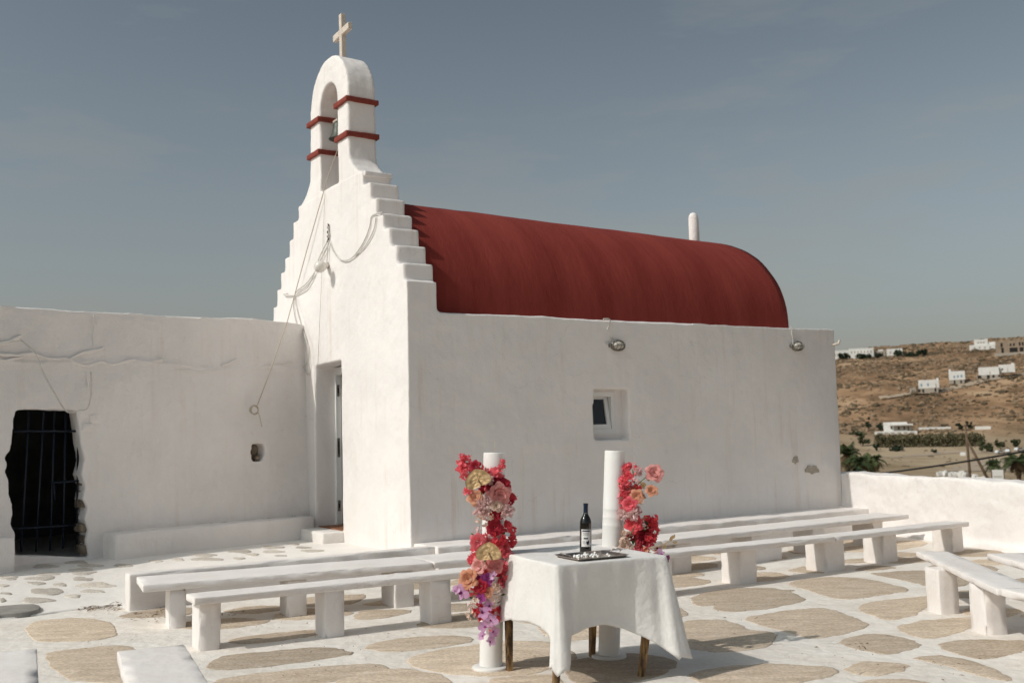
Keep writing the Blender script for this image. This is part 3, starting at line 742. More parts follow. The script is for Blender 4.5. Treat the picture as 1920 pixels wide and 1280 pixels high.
# right-hand rows running towards the camera
s1 = Vector((3.21, 8.0, 0)); s2 = Vector((3.215, 7.2, 0))
q0, q1 = onz(1868, 1103, .38), onz(1717, 1033, .38)
e1 = (q1-q0).normalized()
make_bench('white slab bench at the right with two rough sunlit supports', [(q1, q0, .26, .38, .38, .045), (q0+Vector((.02, -.02, 0)), q0+Vector((.16, -1.3, 0)), .30, .385, .385, .05)],
           [(onz(1764, 1152, 0), onz(1801, 1150, 0), .20, .34), (onz(1850, 1191, 0), onz(1891, 1189, 0), .20, .34), (Vector((3.22, 6.0, 0)), Vector((3.38, 6.0, 0)), .2, .34)])
q2 = onz(1850, 1037, .38); q3 = Vector((q2.x-.12, q2.y-2.4, 0)); ee = (q2-q3); ee.z = 0; ee.normalize()
make_bench('white slab bench at the far right edge, cut by the frame', [(q2, q3, .30, .38, .38, .05)],
           [(Vector((4.02, 7.95, 0)), Vector((4.18, 7.95, 0)), .22, .34), (Vector((3.93, 6.7, 0)), Vector((4.09, 6.7, 0)), .22, .34)])
# left foreground rows
g = [onz(x, y, .38) for x, y in ((220.6, 1220.7), (344.6, 1206), (395.6, 1279), (233, 1279))]
dd = ((g[2]-g[1]).normalized()+(g[3]-g[0]).normalized()).normalized()
c0 = (g[0]+g[1])/2; wd = .34; nn = Vector((-dd.y, dd.x, 0))
make_bench('white bench slab end at the bottom left, nearest the camera', [(c0-nn*wd/2, c0-nn*wd/2+dd*2.2, wd, .38, .38, .06)], [(c0+dd*.35-nn*.12-dd*.1, c0+dd*.35-nn*.12+dd*.1, .24, .325), (c0+dd*1.7-nn*.12-dd*.1, c0+dd*1.7-nn*.12+dd*.1, .24, .325)])
h1 = onz(69, 1214, .38); h2 = onz(73, 1281, .38); d2 = (h2-h1).normalized(); n2 = Vector((-d2.y, d2.x, 0))
make_bench('white bench slab end in the bottom left corner of the picture', [(h1-n2*.36, h1-n2*.36+d2*2.2, .36, .38, .38, .06)], [(h1-n2*.3+d2*.3, h1-n2*.3+d2*.5, .24, .325), (h1-n2*.3+d2*1.6, h1-n2*.3+d2*1.8, .24, .325)])
#@@NEXT
# ================================================================== TABLE AND CLOTH
TC = Vector((.38, 6.48, 0)); E1 = Vector((.907, .42, 0)).normalized(); E2 = Vector((E1.y, -E1.x, 0)); HW1, HW2, ZT = .37, .42, .71
trz = math.atan2(E1.y, E1.x)
table = empty('side_table', TC, trz, 'small wooden table standing under the white cloth', 'table')
link('table_top', box_me('table_top', -HW1+.004, HW1-.004, -HW2+.004, HW2-.004, ZT-.035, ZT-.002, .004), WOODLEG, table)
bm = bmesh.new()
for s_ in (-1, 1):
    box_bm(bm, -HW1+.06, HW1-.06, s_*(HW2-.06)-.012, s_*(HW2-.06)+.012, ZT-.12, ZT-.036); box_bm(bm, s_*(HW1-.06)-.012, s_*(HW1-.06)+.012, -HW2+.075, HW2-.075, ZT-.12, ZT-.036)
link('apron', bm_mesh('apron', bm), WOODLEG, table)
for px, py, sx, sy in ((955, 1258, -1, 1), (1042, 1290, -1, -1), (1110, 1231, 1, 1), (1202, 1268, 1, -1)):
    foot = local(table, onz(px, py, 0)); topp = Vector((sx*(HW1-.055), sy*(HW2-.055), ZT-.036))
    bm = bmesh.new(); vs = []
    for q, hw in ((foot, .017), (topp, .027)):
        vs.append([bm.verts.new((q.x+i*hw, q.y+j*hw, q.z if q.z > .1 else -.001)) for i, j in ((-1, -1), (1, -1), (1, 1), (-1, 1))])
    bm.faces.new(vs[0][::-1]); bm.faces.new(vs[1])
    for k in range(4): bm.faces.new((vs[0][k], vs[0][(k+1) % 4], vs[1][(k+1) % 4], vs[1][k]))
    bmesh.ops.bevel(bm, geom=bm.edges[:], offset=.003, segments=1, affect='EDGES')
    link('leg', bm_mesh('leg', bm), WOODLEG, table)
keys = [(0, .10, .02), (.04, .16, .03), (.07, .24, .02), (.10, .31, .005), (.24, .335, -.005), (.42, .345, -.02), (.6, .31, -.01), (.78, .25, .03), (.9, .195, .075), (.96, .155, .09), (1.0, .115, .115), (1.04, .16, .10), (1.2, .29, .06), (1.5, .35, .02), (1.85, .3, .02), (2, .16, .05), (2.15, .3, .02), (2.5, .35, .01), (2.85, .31, .02), (3, .24, .05), (3.1, .28, .05), (3.3, .325, .02), (3.6, .34, .0), (3.87, .335, .0), (3.93, .27, .01), (3.965, .17, .018), (4, .10, .02)]
def key(p):
    for (a, z1, o1), (b, z2, o2) in zip(keys, keys[1:]):
        if a <= p <= b:
            t = (p-a)/(b-a); return z1+(z2-z1)*t, o1+(o2-o1)*t
    return keys[0][1:]
corn = [(-HW1, -HW2), (HW1, -HW2), (HW1, HW2), (-HW1, HW2)]   # local frame: y points away from the camera
peri = []; NE = 34; rc = .018
for c in range(4):
    x0, y0 = corn[c]; x1, y1 = corn[(c+1) % 4]; d = Vector((x1-x0, y1-y0)).normalized(); n_ = Vector((d.y, -d.x)); ln = math.hypot(x1-x0, y1-y0)
    for k in range(NE):
        t = (k+.5)/NE; peri.append((c+t, Vector((x0, y0))+d*(rc+(ln-2*rc)*t), n_))
    xc, yc = x1-d.x*rc-n_.x*rc, y1-d.y*rc-n_.y*rc
    for k in range(7):
        an = math.pi/2*(k+.5)/7; nn_ = n_*math.cos(an)+d*math.sin(an)
        peri.append((c+1-.03+.06*(k+.5)/7 if c < 3 else (3.97+.03*(k+.5)/3.5 if k < 3.5 else .03*(k-3)/3.5), Vector((xc, yc))+nn_*rc, nn_))
NPQ = len(peri); NS = 26
bm = bmesh.new(); rings = []
for s_i in range(NS+1):
    s_ = s_i/NS; ring = []
    for (p, e, n_) in peri:
        zh, o = key(p % 4)
        c_ = min(abs(p-round(p)), 1); near = max(0, 1-c_/.28)
        frac = p % 1; edge = int(p % 4)
        bil = {0: -.045, 1: .02, 2: .0, 3: .02}[edge]*math.sin(math.pi*frac)*math.sin(math.pi*min(1, s_*.8))*s_
        fold = (.026*near*near*math.sin(p*46+.6)+.006*math.sin(p*13+1.3)+.005*math.sin(p*31+2))*s_**.7
        wr = (noise.noise(Vector((p*6, s_*1.6, 2)))*.016+noise.noise(Vector((p*17, s_*1.2, 7)))*.006)*s_**.6
        q = e+n_*(o*s_**1.25+bil+fold+wr+.004)
        z = (ZT+.003)-(ZT-zh)*max(0, s_-.02*(1-s_))-(.0 if s_i else 0)
        if s_i == 0: q = e+n_*.002
        ring.append(bm.verts.new((q.x, q.y, z)))
    rings.append(ring)
inner = [rings[0]]
for sc in (.985, .9, .7, .45, .2):
    inner.append([bm.verts.new((e.x*sc, e.y*sc, ZT+.0045+noise.noise(Vector((e.x*sc*5, e.y*sc*5, 1)))*.002)) for (_, e, _) in peri])
cv = bm.verts.new((0, 0, ZT+.004))
for a, b in zip(rings, rings[1:]):
    for k in range(NPQ): bm.faces.new((a[k], b[k], b[(k+1) % NPQ], a[(k+1) % NPQ]))
for a, b in zip(inner, inner[1:]):
    for k in range(NPQ): bm.faces.new((a[k], a[(k+1) % NPQ], b[(k+1) % NPQ], b[k]))
for k in range(NPQ): bm.faces.new((inner[-1][k], inner[-1][(k+1) % NPQ], cv))
cl = link('tablecloth', bm_mesh('tablecloth', bm, True), CLOTH); cl.location = TC; cl.rotation_euler = (0, 0, trz)
sd = cl.modifiers.new('thick', 'SOLIDIFY'); sd.thickness = .0016; sd.offset = 1
tag(cl, 'white linen cloth draped over the small table, one corner blown out', 'tablecloth')

# tray with a turned-up rim and two wire handles
ZS = ZT+.006
tp = [onz(x, y, ZS+.012) for x, y in ((1041, 1039), (1081, 1051), (1176, 1041.5), (1137, 1031.5))]
tcn = sum(tp, Vector())/4; td = ((tp[2]-tp[1])+(tp[3]-tp[0])).normalized(); tl = ((tp[2]-tp[1]).length+(tp[3]-tp[0]).length)/2; tw = ((tp[1]-tp[0]).length+(tp[2]-tp[3]).length)/2
tw = max(.2, min(tw, .30)); tl = min(tl, .42)
tray = empty('serving_tray', (tcn.x, tcn.y, ZS), math.atan2(td.y, td.x), 'silver rectangular serving tray with wire handles on the white cloth', 'tray')
v = []; f = []; prof = [(.0, .003), (.75, .003), (.86, .003), (.90, .006), (.98, .017), (1.0, .018), (1.0, .015), (.97, .013), (.89, .001), (.0, .0005)]; nn_ = 40
def rrect(t, hx, hy, rr):
    # rounded rectangle outline
    per = [(hx-rr, -hy+rr, -90), (hx-rr, hy-rr, 0), (-hx+rr, hy-rr, 90), (-hx+rr, -hy+rr, 180)]
    k = int(t*4) % 4; fr2 = t*4-int(t*4); cx, cy, a0_ = per[k]; an = R(a0_+90*fr2); return cx+rr*math.cos(an), cy+rr*math.sin(an)
for s_, z in prof:
    for k in range(nn_):
        x, y = rrect(k/nn_, tl/2, tw/2, .025); v.append((x*s_, y*s_, z))
for i in range(len(prof)-1):
    for k in range(nn_): f.append((i*nn_+k, i*nn_+(k+1) % nn_, (i+1)*nn_+(k+1) % nn_, (i+1)*nn_+k))
link('dish', mesh('dish', v, f, True), SILVER, tray)
for s_ in (-1, 1):
    hp = smooth_pts([(s_*tl*.47, -.045, .016), (s_*tl*.49, -.045, .03), (s_*(tl*.5+.018), -.03, .036), (s_*(tl*.5+.022), 0, .037), (s_*(tl*.5+.018), .03, .036), (s_*tl*.49, .045, .03), (s_*tl*.47, .045, .016)], 4)
    link('handle', tube_me('handle', hp, .0032, 8), SILVER, tray)
# sugared almonds
alm = lathe_me('sugared_almond', [(.001, -.0075), (.0055, -.0062), (.0082, -.003), (.0088, 0), (.0082, .003), (.0055, .0062), (.001, .0075)], 12)
rr_ = random.Random(5)
spots = []
for (x0, y0, x1, y1, n_) in ((1077, 1040, 1087, 1045, 9), (1091, 1038.5, 1122, 1043, 17), (1137, 1041, 1144, 1042.5, 3)):
    for _ in range(n_): spots.append((rr_.uniform(x0, x1), rr_.uniform(y0, y1)))
placed = []
for px, py in spots:
    p = onz(px, py, ZS+.012); lev = 0
    for q in placed:
        if (Vector((p.x, p.y, 0))-Vector((q.x, q.y, 0))).length < .013: lev = max(lev, q.z-ZS-.0115+.010)
    if lev > .03: continue
    p.z = ZS+.0115+lev; placed.append(p)
    o = link('sugared_almond', alm, SUGAR); o.location = p; o.rotation_euler = (R(90)+rr_.uniform(-.3, .3), rr_.uniform(-.3, .3), rr_.uniform(0, 6.28)); o.scale = [rr_.uniform(.75, 1.0)]*3
    tag(o, 'small white sugared almond among the others on the silver tray', 'sweet', 'sugared almonds on the tray')
# wine bottle
bp = onz(1098, 1034.5, ZT+.007)
bot = empty('wine_bottle', bp, R(6), 'dark wine bottle with a white label behind the silver tray', 'bottle'); bot.rotation_euler = (R(-1), R(2.0), 0)
bodyp = [(.030, .002), (.0355, .0), (.0368, .004), (.0368, .175), (.0362, .188), (.033, .202), (.026, .217), (.019, .228), (.0152, .238), (.0140, .25), (.0138, .285)]
link('body', lathe_me('body', bodyp, 40), GLASSB, bot)
link('capsule', lathe_me('capsule', [(.0146, .243), (.0146, .286), (.0155, .287), (.0155, .300), (.0150, .302), (.002, .3025)], 32), CAPSULE, bot)
def cyl_patch(name, r_, a0_, a1_, z0, z1, n=14):
    v = []; f = []
    for k in range(n+1):
        an = R(a0_+(a1_-a0_)*k/n)
        for z in (z0, z1): v.append((r_*math.cos(an), r_*math.sin(an), z))
    for k in range(n): f.append((2*k, 2*k+2, 2*k+3, 2*k+1))
    return mesh(name, v, f, True)
lab = link('label', cyl_patch('label', .0373, -138, -38, .036, .142), PAPER, bot)
link('label_print', cyl_patch('label_print', .0376, -128, -50, .129, .137, 10), INK, lab)
link('label_print', cyl_patch('label_print', .0376, -112, -72, .083, .091, 8), INK, lab)
for z in (.121, .117, .112, .106): link('label_print', cyl_patch('label_print', .0376, -124+z*40, -58, z, z+.0016, 8), INK2, lab)
for a0_, a1_, z0, z1 in ((-122, -100, .066, .069), (-122, -96, .060, .062), (-122, -98, .054, .056), (-88, -70, .054, .070), (-82, -64, .048, .056), (-70, -58, .056, .074)):
    link('label_print', cyl_patch('label_print', .0376, a0_, a1_, z0, z1, 5), INK2 if a0_ < -90 else INK, lab)
link('neck_label', cyl_patch('neck_label', .0150, -125, -70, .236, .241, 8), PAPER, bot)

# ================================================================== CANDLES
def candle(px0, py0, px1, py1, rad, label, label2, groove):
    base = onz(px0, py0, 0); top_ = aty(px1, py1, base.y); d = top_-base; h = d.length
    rot = d.to_track_quat('Z', 'Y').to_euler()
    st = empty('candle_stand', base, 0, label2, 'candle stand', 'stands under the wedding candles')
    link('disc', lathe_me('disc', [(.02, -.002), (rad*1.62, -.002), (rad*1.66, .004), (rad*1.66, .016), (rad*1.60, .020), (rad*1.2, .021), (.02, .021)], 48), PLATE, st)
    if groove: link('square_plate', box_me('square_plate', -.13, .13, -.11, .11, -.002, .0035, .001, 1), PLATE, st, Matrix.Translation((.02, -.01, 0)) @ Matrix.Rotation(.3, 4, 'Z'))
    c = empty('pillar_candle', base+Vector((0, 0, .0215)), 0, label, 'candle', 'tall wedding candles'); c.rotation_euler = rot
    pr = [(rad*.5, .0), (rad*1.015, .0), (rad*1.02, .01)]
    if groove:
        for z in (h*.62, h*.66, h*.70):
            pr += [(rad, z-.006), (rad*1.012, z-.003), (rad*1.012, z+.003), (rad, z+.006)]
    else: pr += [(rad*1.015, h*.33), (rad*1.0, h*.335)]
    pr += [(rad*.99, h-.030), (rad*.985, h-.0255), (rad*.96, h-.0225), (rad*.5, h-.0245)]
    link('wax', lathe_me('wax', pr, 48), WAX, c)
    link('wick', tube_me('wick', [(0, 0, h-.03), (.002, 0, h-.01), (.012, 0, h+.02), (.022, 0, h+.052)] if not groove else [(0, 0, h-.03), (0, 0, h-.016)], .0016, 5), ROPE, c)
    return base
CL_ = candle(920.5, 1253, 927.5, 848, .071, 'tall white candle with the fuller flower garland, left of the table', 'round white stand under the candle left of the table', False)
CR_ = candle(1142, 1232, 1153.5, 844.5, .068, 'tall white candle behind the table with raised bands', 'round white stand with a thin plate under the candle behind the table', True)

# ================================================================== FLOWERS
def petal_mat(name, col, dark=None, rough=.6):
    mt, n, p = newmat(name); A = n.nodes.new; K = n.links.new
    geo = A('ShaderNodeNewGeometry'); nz = A('ShaderNodeTexNoise'); nz.inputs['Scale'].default_value = 38; nz.inputs['Detail'].default_value = 4
    K(geo.outputs['Position'], nz.inputs['Vector'])
    oi = A('ShaderNodeObjectInfo'); ad = A('ShaderNodeMath'); ad.operation = 'MULTIPLY_ADD'; ad.inputs[1].default_value = .45; K(oi.outputs['Random'], ad.inputs[0]); K(nz.outputs['Fac'], ad.inputs[2])
    rp = A('ShaderNodeValToRGB'); e = rp.color_ramp.elements; e[0].position = .4; e[1].position = .95
    e[0].color = (*(dark or tuple(c*.6 for c in col)), 1); e[1].color = (*col, 1)
    K(ad.outputs[0], rp.inputs[0]); K(rp.outputs[0], p.inputs['Base Color'])
    p.inputs['Roughness'].default_value = rough; p.inputs['Specular IOR Level'].default_value = .2
    tr = A('ShaderNodeBsdfTranslucent'); K(rp.outputs[0], tr.inputs['Color'])
    mx = A('ShaderNodeMixShader'); mx.inputs[0].default_value = .38
    K(p.outputs[0], mx.inputs[1]); K(tr.outputs[0], mx.inputs[2]); K(mx.outputs[0], n.nodes['Material Output'].inputs[0])
    MATS[name] = mt; return mt
PM = {
 'coral': petal_mat('coral_petal', (.97, .28, .32), (.88, .16, .20)),
 'crimson': petal_mat('crimson_petal', (.52, .035, .06), (.30, .014, .03)),
 'red': petal_mat('red_petal', (.90, .14, .17), (.70, .06, .09)),
 'pink': petal_mat('pink_petal', (.86, .46, .42), (.74, .28, .27)),
 'peach': petal_mat('peach_petal', (.82, .48, .33), (.70, .32, .19)),
 'pale': petal_mat('pale_pink_petal', (.90, .73, .70), (.80, .55, .55)),
 'cream': petal_mat('cream_petal', (.82, .66, .54), (.68, .46, .36)),
 'orchid': petal_mat('orchid_petal', (.76, .50, .70), (.58, .28, .5)),
 'magenta': petal_mat('magenta_petal', (.36, .06, .26), (.20, .025, .14)),
 'leaf': petal_mat('green_leaf', (.07, .12, .035), (.03, .06, .015)),
}
GOLD = mat('gold_painted_leaf', (.55, .38, .20), .5, .15, 40, .2, 120, metal=.3, col2=(.40, .26, .13))
def petal(bm, rot, w, l, cup=.3, curl=.3, ruff=.0, base=0.0, nu=4, nv=4, rg=None, point=0.0):
    """one petal growing along +Y of rot, bending to +Z"""
    g = []
    ph = rg.uniform(0, 6) if rg else 0
    for i in range(nv+1):
        t = i/nv; row = []
        wd = w*(math.sin(math.pi*min(1, .12+t*.88*(.86 if not point else 1-.0*point)))**.7 if t < 1 or point else w*.0+.45)
        if not point and t == 1: wd = w*.55
        for j in range(nu+1):
            s_ = (j/nu*2-1)
            x = s_*wd*.5; y = base+l*t*(1-.12*s_*s_*t)
            z = cup*l*t*t + .35*cup*s_*s_*w - curl*l*max(0, t-.55)**2*2.2
            if ruff: z += ruff*math.sin(s_*7+ph+t*5)*t*l; y += ruff*.6*math.sin(s_*9+ph)*t*l
            row.append(bm.verts.new(rot @ Vector((x, y, z))))
        g.append(row)
    for i in range(nv):
        for j in range(nu): bm.faces.new((g[i][j], g[i][j+1], g[i+1][j+1], g[i+1][j]))
def E_(x, y, z): return Euler((x, y, z)).to_matrix()
def rose_me(seed, opn=1.0):
    rg = random.Random(seed); bm = bmesh.new()
    lay = [(3, .06, 1.50, .50), (4, .16, 1.44, .58), (5, .28, 1.36, .68), (5, .42, 1.22, .78), (6, .58, 1.04, .86), (6, .70, .78, .92), (5, .76, .45, .92)]
    for li, (n, rad, pitch, sc) in enumerate(lay):
        for k in range(n):
            an = 2*math.pi*(k+.5*li)/n+rg.uniform(-.2, .2)
            rot = E_(0, 0, an) @ Matrix.Translation((0, 0, 0)).to_3x3() @ E_(pitch*(1.05-.15*opn)+rg.uniform(-.08, .08), 0, 0)
            b0 = len(bm.verts)
            petal(bm, rot, .62*sc+.1, .62*sc, -.02+.12*(li > 2), .9 if li > 3 else .35, .035, 0.0, 5, 5, rg)
            bm.verts.ensure_lookup_table()
            off = Vector((-math.sin(an), math.cos(an), 0))*rad*.42+Vector((0, 0, -.22+.0*li))
            for q in list(bm.verts)[b0:]: q.co += off
    return bm_mesh('rose', bm, True)
def carn_me(seed):
    rg = random.Random(seed); bm = bmesh.new()
    for k in range(46):
        th = rg.uniform(0, 6.28); ph = rg.uniform(-.25, 1.45)
        rot = E_(0, 0, th) @ E_(ph, rg.uniform(-.6, .6), 0)
        petal(bm, rot, rg.uniform(.34, .5), rg.uniform(.75, 1.0), .05, .25, .16, .05, 5, 3, rg)
    return bm_mesh('carnation', bm, False)
def boug_me(seed, n=20):
    rg = random.Random(seed); bm = bmesh.new()
    for k in range(n):
        d = Vector((rg.gauss(0, 1), rg.gauss(0, 1), rg.gauss(.35, .8))).normalized(); c = d*rg.uniform(.35, .8)
        m3 = d.to_track_quat('Z', 'Y').to_matrix(); roll = rg.uniform(0, 6.28); sc = rg.uniform(.50, .76)
        for j in range(3):
            b0 = len(bm.verts); petal(bm, m3 @ E_(0, 0, roll+j*2.09) @ E_(rg.uniform(.35, .95), 0, 0), sc*.95, sc, .12, .12, .08, .02, 3, 4, rg, point=1.0)
            for q in list(bm.verts)[b0:]: q.co += c
    return bm_mesh('bougainvillea', bm, True)
def orchid_me(seed):
    rg = random.Random(seed); bm = bmesh.new()
    for an, w_, l_ in ((0, .5, .85), (2.3, .5, .85), (-2.3, .5, .85), (1.15, .95, .95), (-1.15, .95, .95)):
        petal(bm, E_(0, 0, an) @ E_(rg.uniform(-.1, .35), 0, 0), w_, l_, .05, .15, .04, .03, 4, 4, rg)
    n0 = len(bm.faces)
    for an in (2.9, 3.4): petal(bm, E_(0, 0, an) @ E_(.7, 0, 0), .3, .45, .3, .3, .05, 0, 3, 3, rg)
    me = bm_mesh('orchid', bm, True)
    for i, p in enumerate(me.polygons): p.material_index = 1 if i >= n0 else 0
    return me
def blossom_me(seed):
    rg = random.Random(seed); bm = bmesh.new()
    for k in range(8):
        d = Vector((rg.gauss(0, 1), rg.gauss(0, 1), rg.gauss(.3, .8))).normalized(); c = d*rg.uniform(.3, .75); m3 = d.to_track_quat('Z', 'Y').to_matrix()
        for j in range(5):
            b0 = len(bm.verts); petal(bm, m3 @ E_(0, 0, j*1.257+k) @ E_(rg.uniform(.2, .7), 0, 0), .30, .36, .1, .1, .05, .02, 2, 3, rg)
            for q in list(bm.verts)[b0:]: q.co += c
    return bm_mesh('blossom', bm, True)
def heart_me(seed):
    bm = bmesh.new(); NU, NV = 30, 8; cv = bm.verts.new((0, .0, .02)); prev = None
    for i in range(1, NV+1):
        ring = []
        for k in range(NU):
            t = 2*math.pi*k/NU; s_ = i/NV
            x = .98*math.copysign(abs(math.sin(t))**1.5, math.sin(t)); y = .80*math.cos(t)-.16*math.cos(2*t)-.05*math.cos(3*t)+.06
            y = -y*.9
            z = .10*s_*s_*math.sin(3*t+.5)+.07*math.sin(9*t)*s_*(1-s_*.3)+.12*s_*s_+.03*math.sin(s_*14+2*math.sin(t))
            ring.append(bm.verts.new((x*s_, y*s_, z)))
        for k in range(NU):
            if prev is None: bm.faces.new((cv, ring[k], ring[(k+1) % NU]))
            else: bm.faces.new((prev[k], ring[k], ring[(k+1) % NU], prev[(k+1) % NU]))
        prev = ring
    me = bm_mesh('anthurium', bm, True); return me
def leaf_me(seed, fold=.25):
    rg = random.Random(seed); bm = bmesh.new()
    petal(bm, E_(0, 0, 0), .55, 1.2, .15, .3, .05, 0, 4, 6, rg, point=1.0); return bm_mesh('leaf', bm, True)
GEN = {'rose': rose_me, 'carn': carn_me, 'boug': boug_me, 'orchid': orchid_me, 'bloss': blossom_me, 'anth': heart_me, 'leaf': leaf_me}
NAMES = {'rose': 'rose', 'carn': 'carnation', 'boug': 'bougainvillea', 'orchid': 'orchid', 'bloss': 'blossom', 'anth': 'anthurium', 'leaf': 'leaf'}
CACHE = {}
SPADIX = lathe_me('spadix', [(.002, 0), (.05, .02), (.06, .25), (.05, .5), (.015, .62)], 10)
frng = random.Random(21)
def flower(root, kind, colr, px, py, rpx, y, face=None, roll=None):
    key_ = (kind, colr, frng.randint(0, 2))
    if key_ not in CACHE:
        me = GEN[kind](hash_(key_)); CACHE[key_] = me
        me.materials.append(GOLD if colr == 'gold' else PM[colr])
        if kind == 'orchid': me.materials.append(PM['magenta'])
    me = CACHE[key_]; y += {'boug': .025, 'anth': -.02, 'rose': -.04, 'carn': -.02, 'orchid': -.045, 'bloss': -.03, 'leaf': 0}[kind]; p = aty(px, py, y); r_ = rpx*y/F_PX
    to_cam = (EYE-p).normalized()
    if face is None:
        out_ = Vector(((px-root['cx'])/90.0, 0, 0)); face = to_cam+out_*.8+Vector((frng.uniform(-.45, .45), frng.uniform(-.2, .2), frng.uniform(-.25, .5)))
    q = face.normalized().to_track_quat('Z', 'Y')
    mw = q.to_matrix().to_4x4() @ Matrix.Rotation(frng.uniform(0, 6.28) if roll is None else roll, 4, 'Z') @ Matrix.Scale(r_*{'boug': .98, 'anth': 1.3, 'carn': 1.2, 'rose': 1.3, 'orchid': 1.2, 'bloss': 1.15, 'leaf': 1.1}[kind], 4)
    mw.translation = p-Vector(root.location)
    o = link(NAMES[kind], me, None, root, mw)
    if kind == 'anth': link('spadix', SPADIX, GOLD, o, Matrix.Rotation(R(35), 4, 'X'))
    return o
def hash_(k): return sum(ord(c)*(i+1) for i, c in enumerate(k[0]+k[1]))*7+k[2]*131
def zA(x, y, r_): return (820+x/5.565, 830+y/5.565, r_/5.565)
def zB(x, y, r_): return (820+x/5.335, 1040+y/5.335, r_/5.335)
def zC(x, y, r_): return (1100+x/5.563, 840+y/5.563, r_/5.563)
garL = empty('flower_garland', (CL_.x, CL_.y-.1, .1), 0, 'long garland of coral, pink and purple flowers on the left candle', 'flowers', 'flower garlands on the candles'); garL['cx'] = 922.0
garR = empty('flower_garland', (CR_.x, CR_.y-.1, .6), 0, 'coral and pink flower garland on the candle behind the table', 'flowers', 'flower garlands on the candles'); garR['cx'] = 1185.0
YL, YR = CL_.y-.10, CR_.y-.09
LA = [('boug','coral',260,140,34),('boug','coral',220,200,26),('boug','coral',310,190,62),('boug','coral',275,260,62),('boug','coral',228,272,38),('boug','coral',290,335,56),('rose','crimson',390,240,62),('boug','red',445,255,44),('bloss','pale',370,290,44),('carn','pale',525,385,64),('boug','coral',610,315,78),('boug','coral',650,255,34),('boug','coral',682,195,28),('boug','coral',685,245,28),('boug','coral',520,295,30),('rose','crimson',600,425,92),('rose','crimson',700,430,66),('boug','crimson',500,480,60),('boug','coral',322,500,50),('rose','peach',400,570,84),('rose','pink',650,540,118),('rose','coral',560,510,66),('boug','red',760,560,60),('boug','red',755,610,46),('carn','pale',460,680,96),('carn','pale',540,590,60),('rose','cream',620,650,66),('carn','pale',720,710,80),('rose','crimson',620,745,64),('bloss','cream',430,800,50),('bloss','cream',490,835,56),('bloss','cream',545,765,46),('rose','crimson',600,880,82),('boug','red',735,875,60),('boug','red',780,910,42),('boug','red',640,1000,92),('boug','red',755,1020,68),('boug','coral',690,1050,66),('bloss','pale',420,920,50),('rose','coral',420,1030,80),('boug','coral',485,990,46),('boug','coral',405,1115,56),('boug','coral',720,1140,62),('boug','coral',370,1220,58),('boug','coral',660,1110,50),('boug','red',570,1010,50),('boug','coral',480,1080,50),('boug','crimson',660,400,60),('boug','coral',400,330,50)]
for k, c, x, y, r_ in LA: flower(garL, k, c, *zA(x, y, r_), YL+frng.uniform(-.02, .03))
for x, y, r_, rl in ((420, 380, 108, .35), (535, 1140, 104, 0)):
    o = flower(garL, 'anth', 'gold', *zA(x, y, r_), YL-.06, Vector((-.1, -1, .25)), rl)
LB = [('rose','pink',410,110,82),('rose','pink',572,100,82),('rose','peach',305,240,98),('boug','coral',360,45,56),('boug','coral',670,120,66),('boug','coral',690,205,52),('boug','coral',650,270,46),('orchid','magenta',420,205,60),('orchid','magenta',500,240,68),('orchid','orchid',555,205,48),('rose','crimson',430,310,70),('rose','peach',500,365,62),('bloss','cream',590,310,64),('bloss','pale',625,345,48),('orchid','orchid',245,370,74),('orchid','orchid',188,352,44),('boug','coral',335,370,42),('boug','coral',400,372,34),('orchid','magenta',440,430,58),('bloss','cream',390,468,50),('bloss','cream',505,460,38),('bloss','cream',570,440,50),('bloss','pale',330,505,44),('bloss','cream',325,600,56),('boug','red',410,545,64),('orchid','orchid',512,510,58),('orchid','orchid',460,580,66),('boug','red',590,560,52),('boug','red',470,640,52),('boug','red',580,640,44),('orchid','orchid',540,652,66),('orchid','orchid',468,712,58),('boug','coral',545,750,44),('orchid','orchid',560,772,58),('orchid','orchid',450,808,42),('orchid','orchid',530,858,50),('boug','red',500,590,40),('bloss','pale',560,520,40),('boug','red',600,160,50),('boug','coral',480,170,40)]
for k, c, x, y, r_ in LB: flower(garL, k, c, *zB(x, y, r_), YL+frng.uniform(-.02, .02))
RC = [('boug','coral',460,235,84),('boug','coral',420,205,44),('boug','coral',430,330,66),('boug','coral',370,345,46),('carn','pale',545,240,46),('bloss','pale',510,340,42),('boug','coral',400,430,76),('boug','coral',380,505,68),('boug','pink',470,440,56),('boug','red',540,395,50),('rose','peach',520,500,70),('rose','pink',710,255,92),('rose','peach',680,440,62),('bloss','cream',580,540,62),('boug','coral',372,600,58),('rose','coral',450,585,76),('carn','pale',382,690,66),('carn','pale',500,675,78),('rose','red',490,790,90),('boug','red',525,860,66),('bloss','cream',590,750,50),('bloss','cream',605,810,38),('boug','red',640,738,48),('boug','red',710,730,36),('boug','red',685,800,70),('boug','red',700,880,58),('boug','crimson',600,880,76),('boug','crimson',560,930,84),('boug','red',650,930,66),('bloss','cream',410,880,50),('bloss','cream',400,950,44),('rose','cream',405,1020,76),('boug','coral',585,1030,84),('boug','coral',540,1045,56),('boug','coral',670,970,50),('bloss','peach',630,1085,58),('bloss','peach',700,1092,46),('orchid','orchid',765,1110,58),('orchid','magenta',820,1172,60),('boug','crimson',740,1060,32),('bloss','peach',560,470,46),('boug','crimson',460,940,50)]
for k, c, x, y, r_ in RC:
    a_, b_, r2 = zC(x, y, r_); flower(garR, k, c, a_, b_, r2, YR+frng.uniform(-.02, .03))
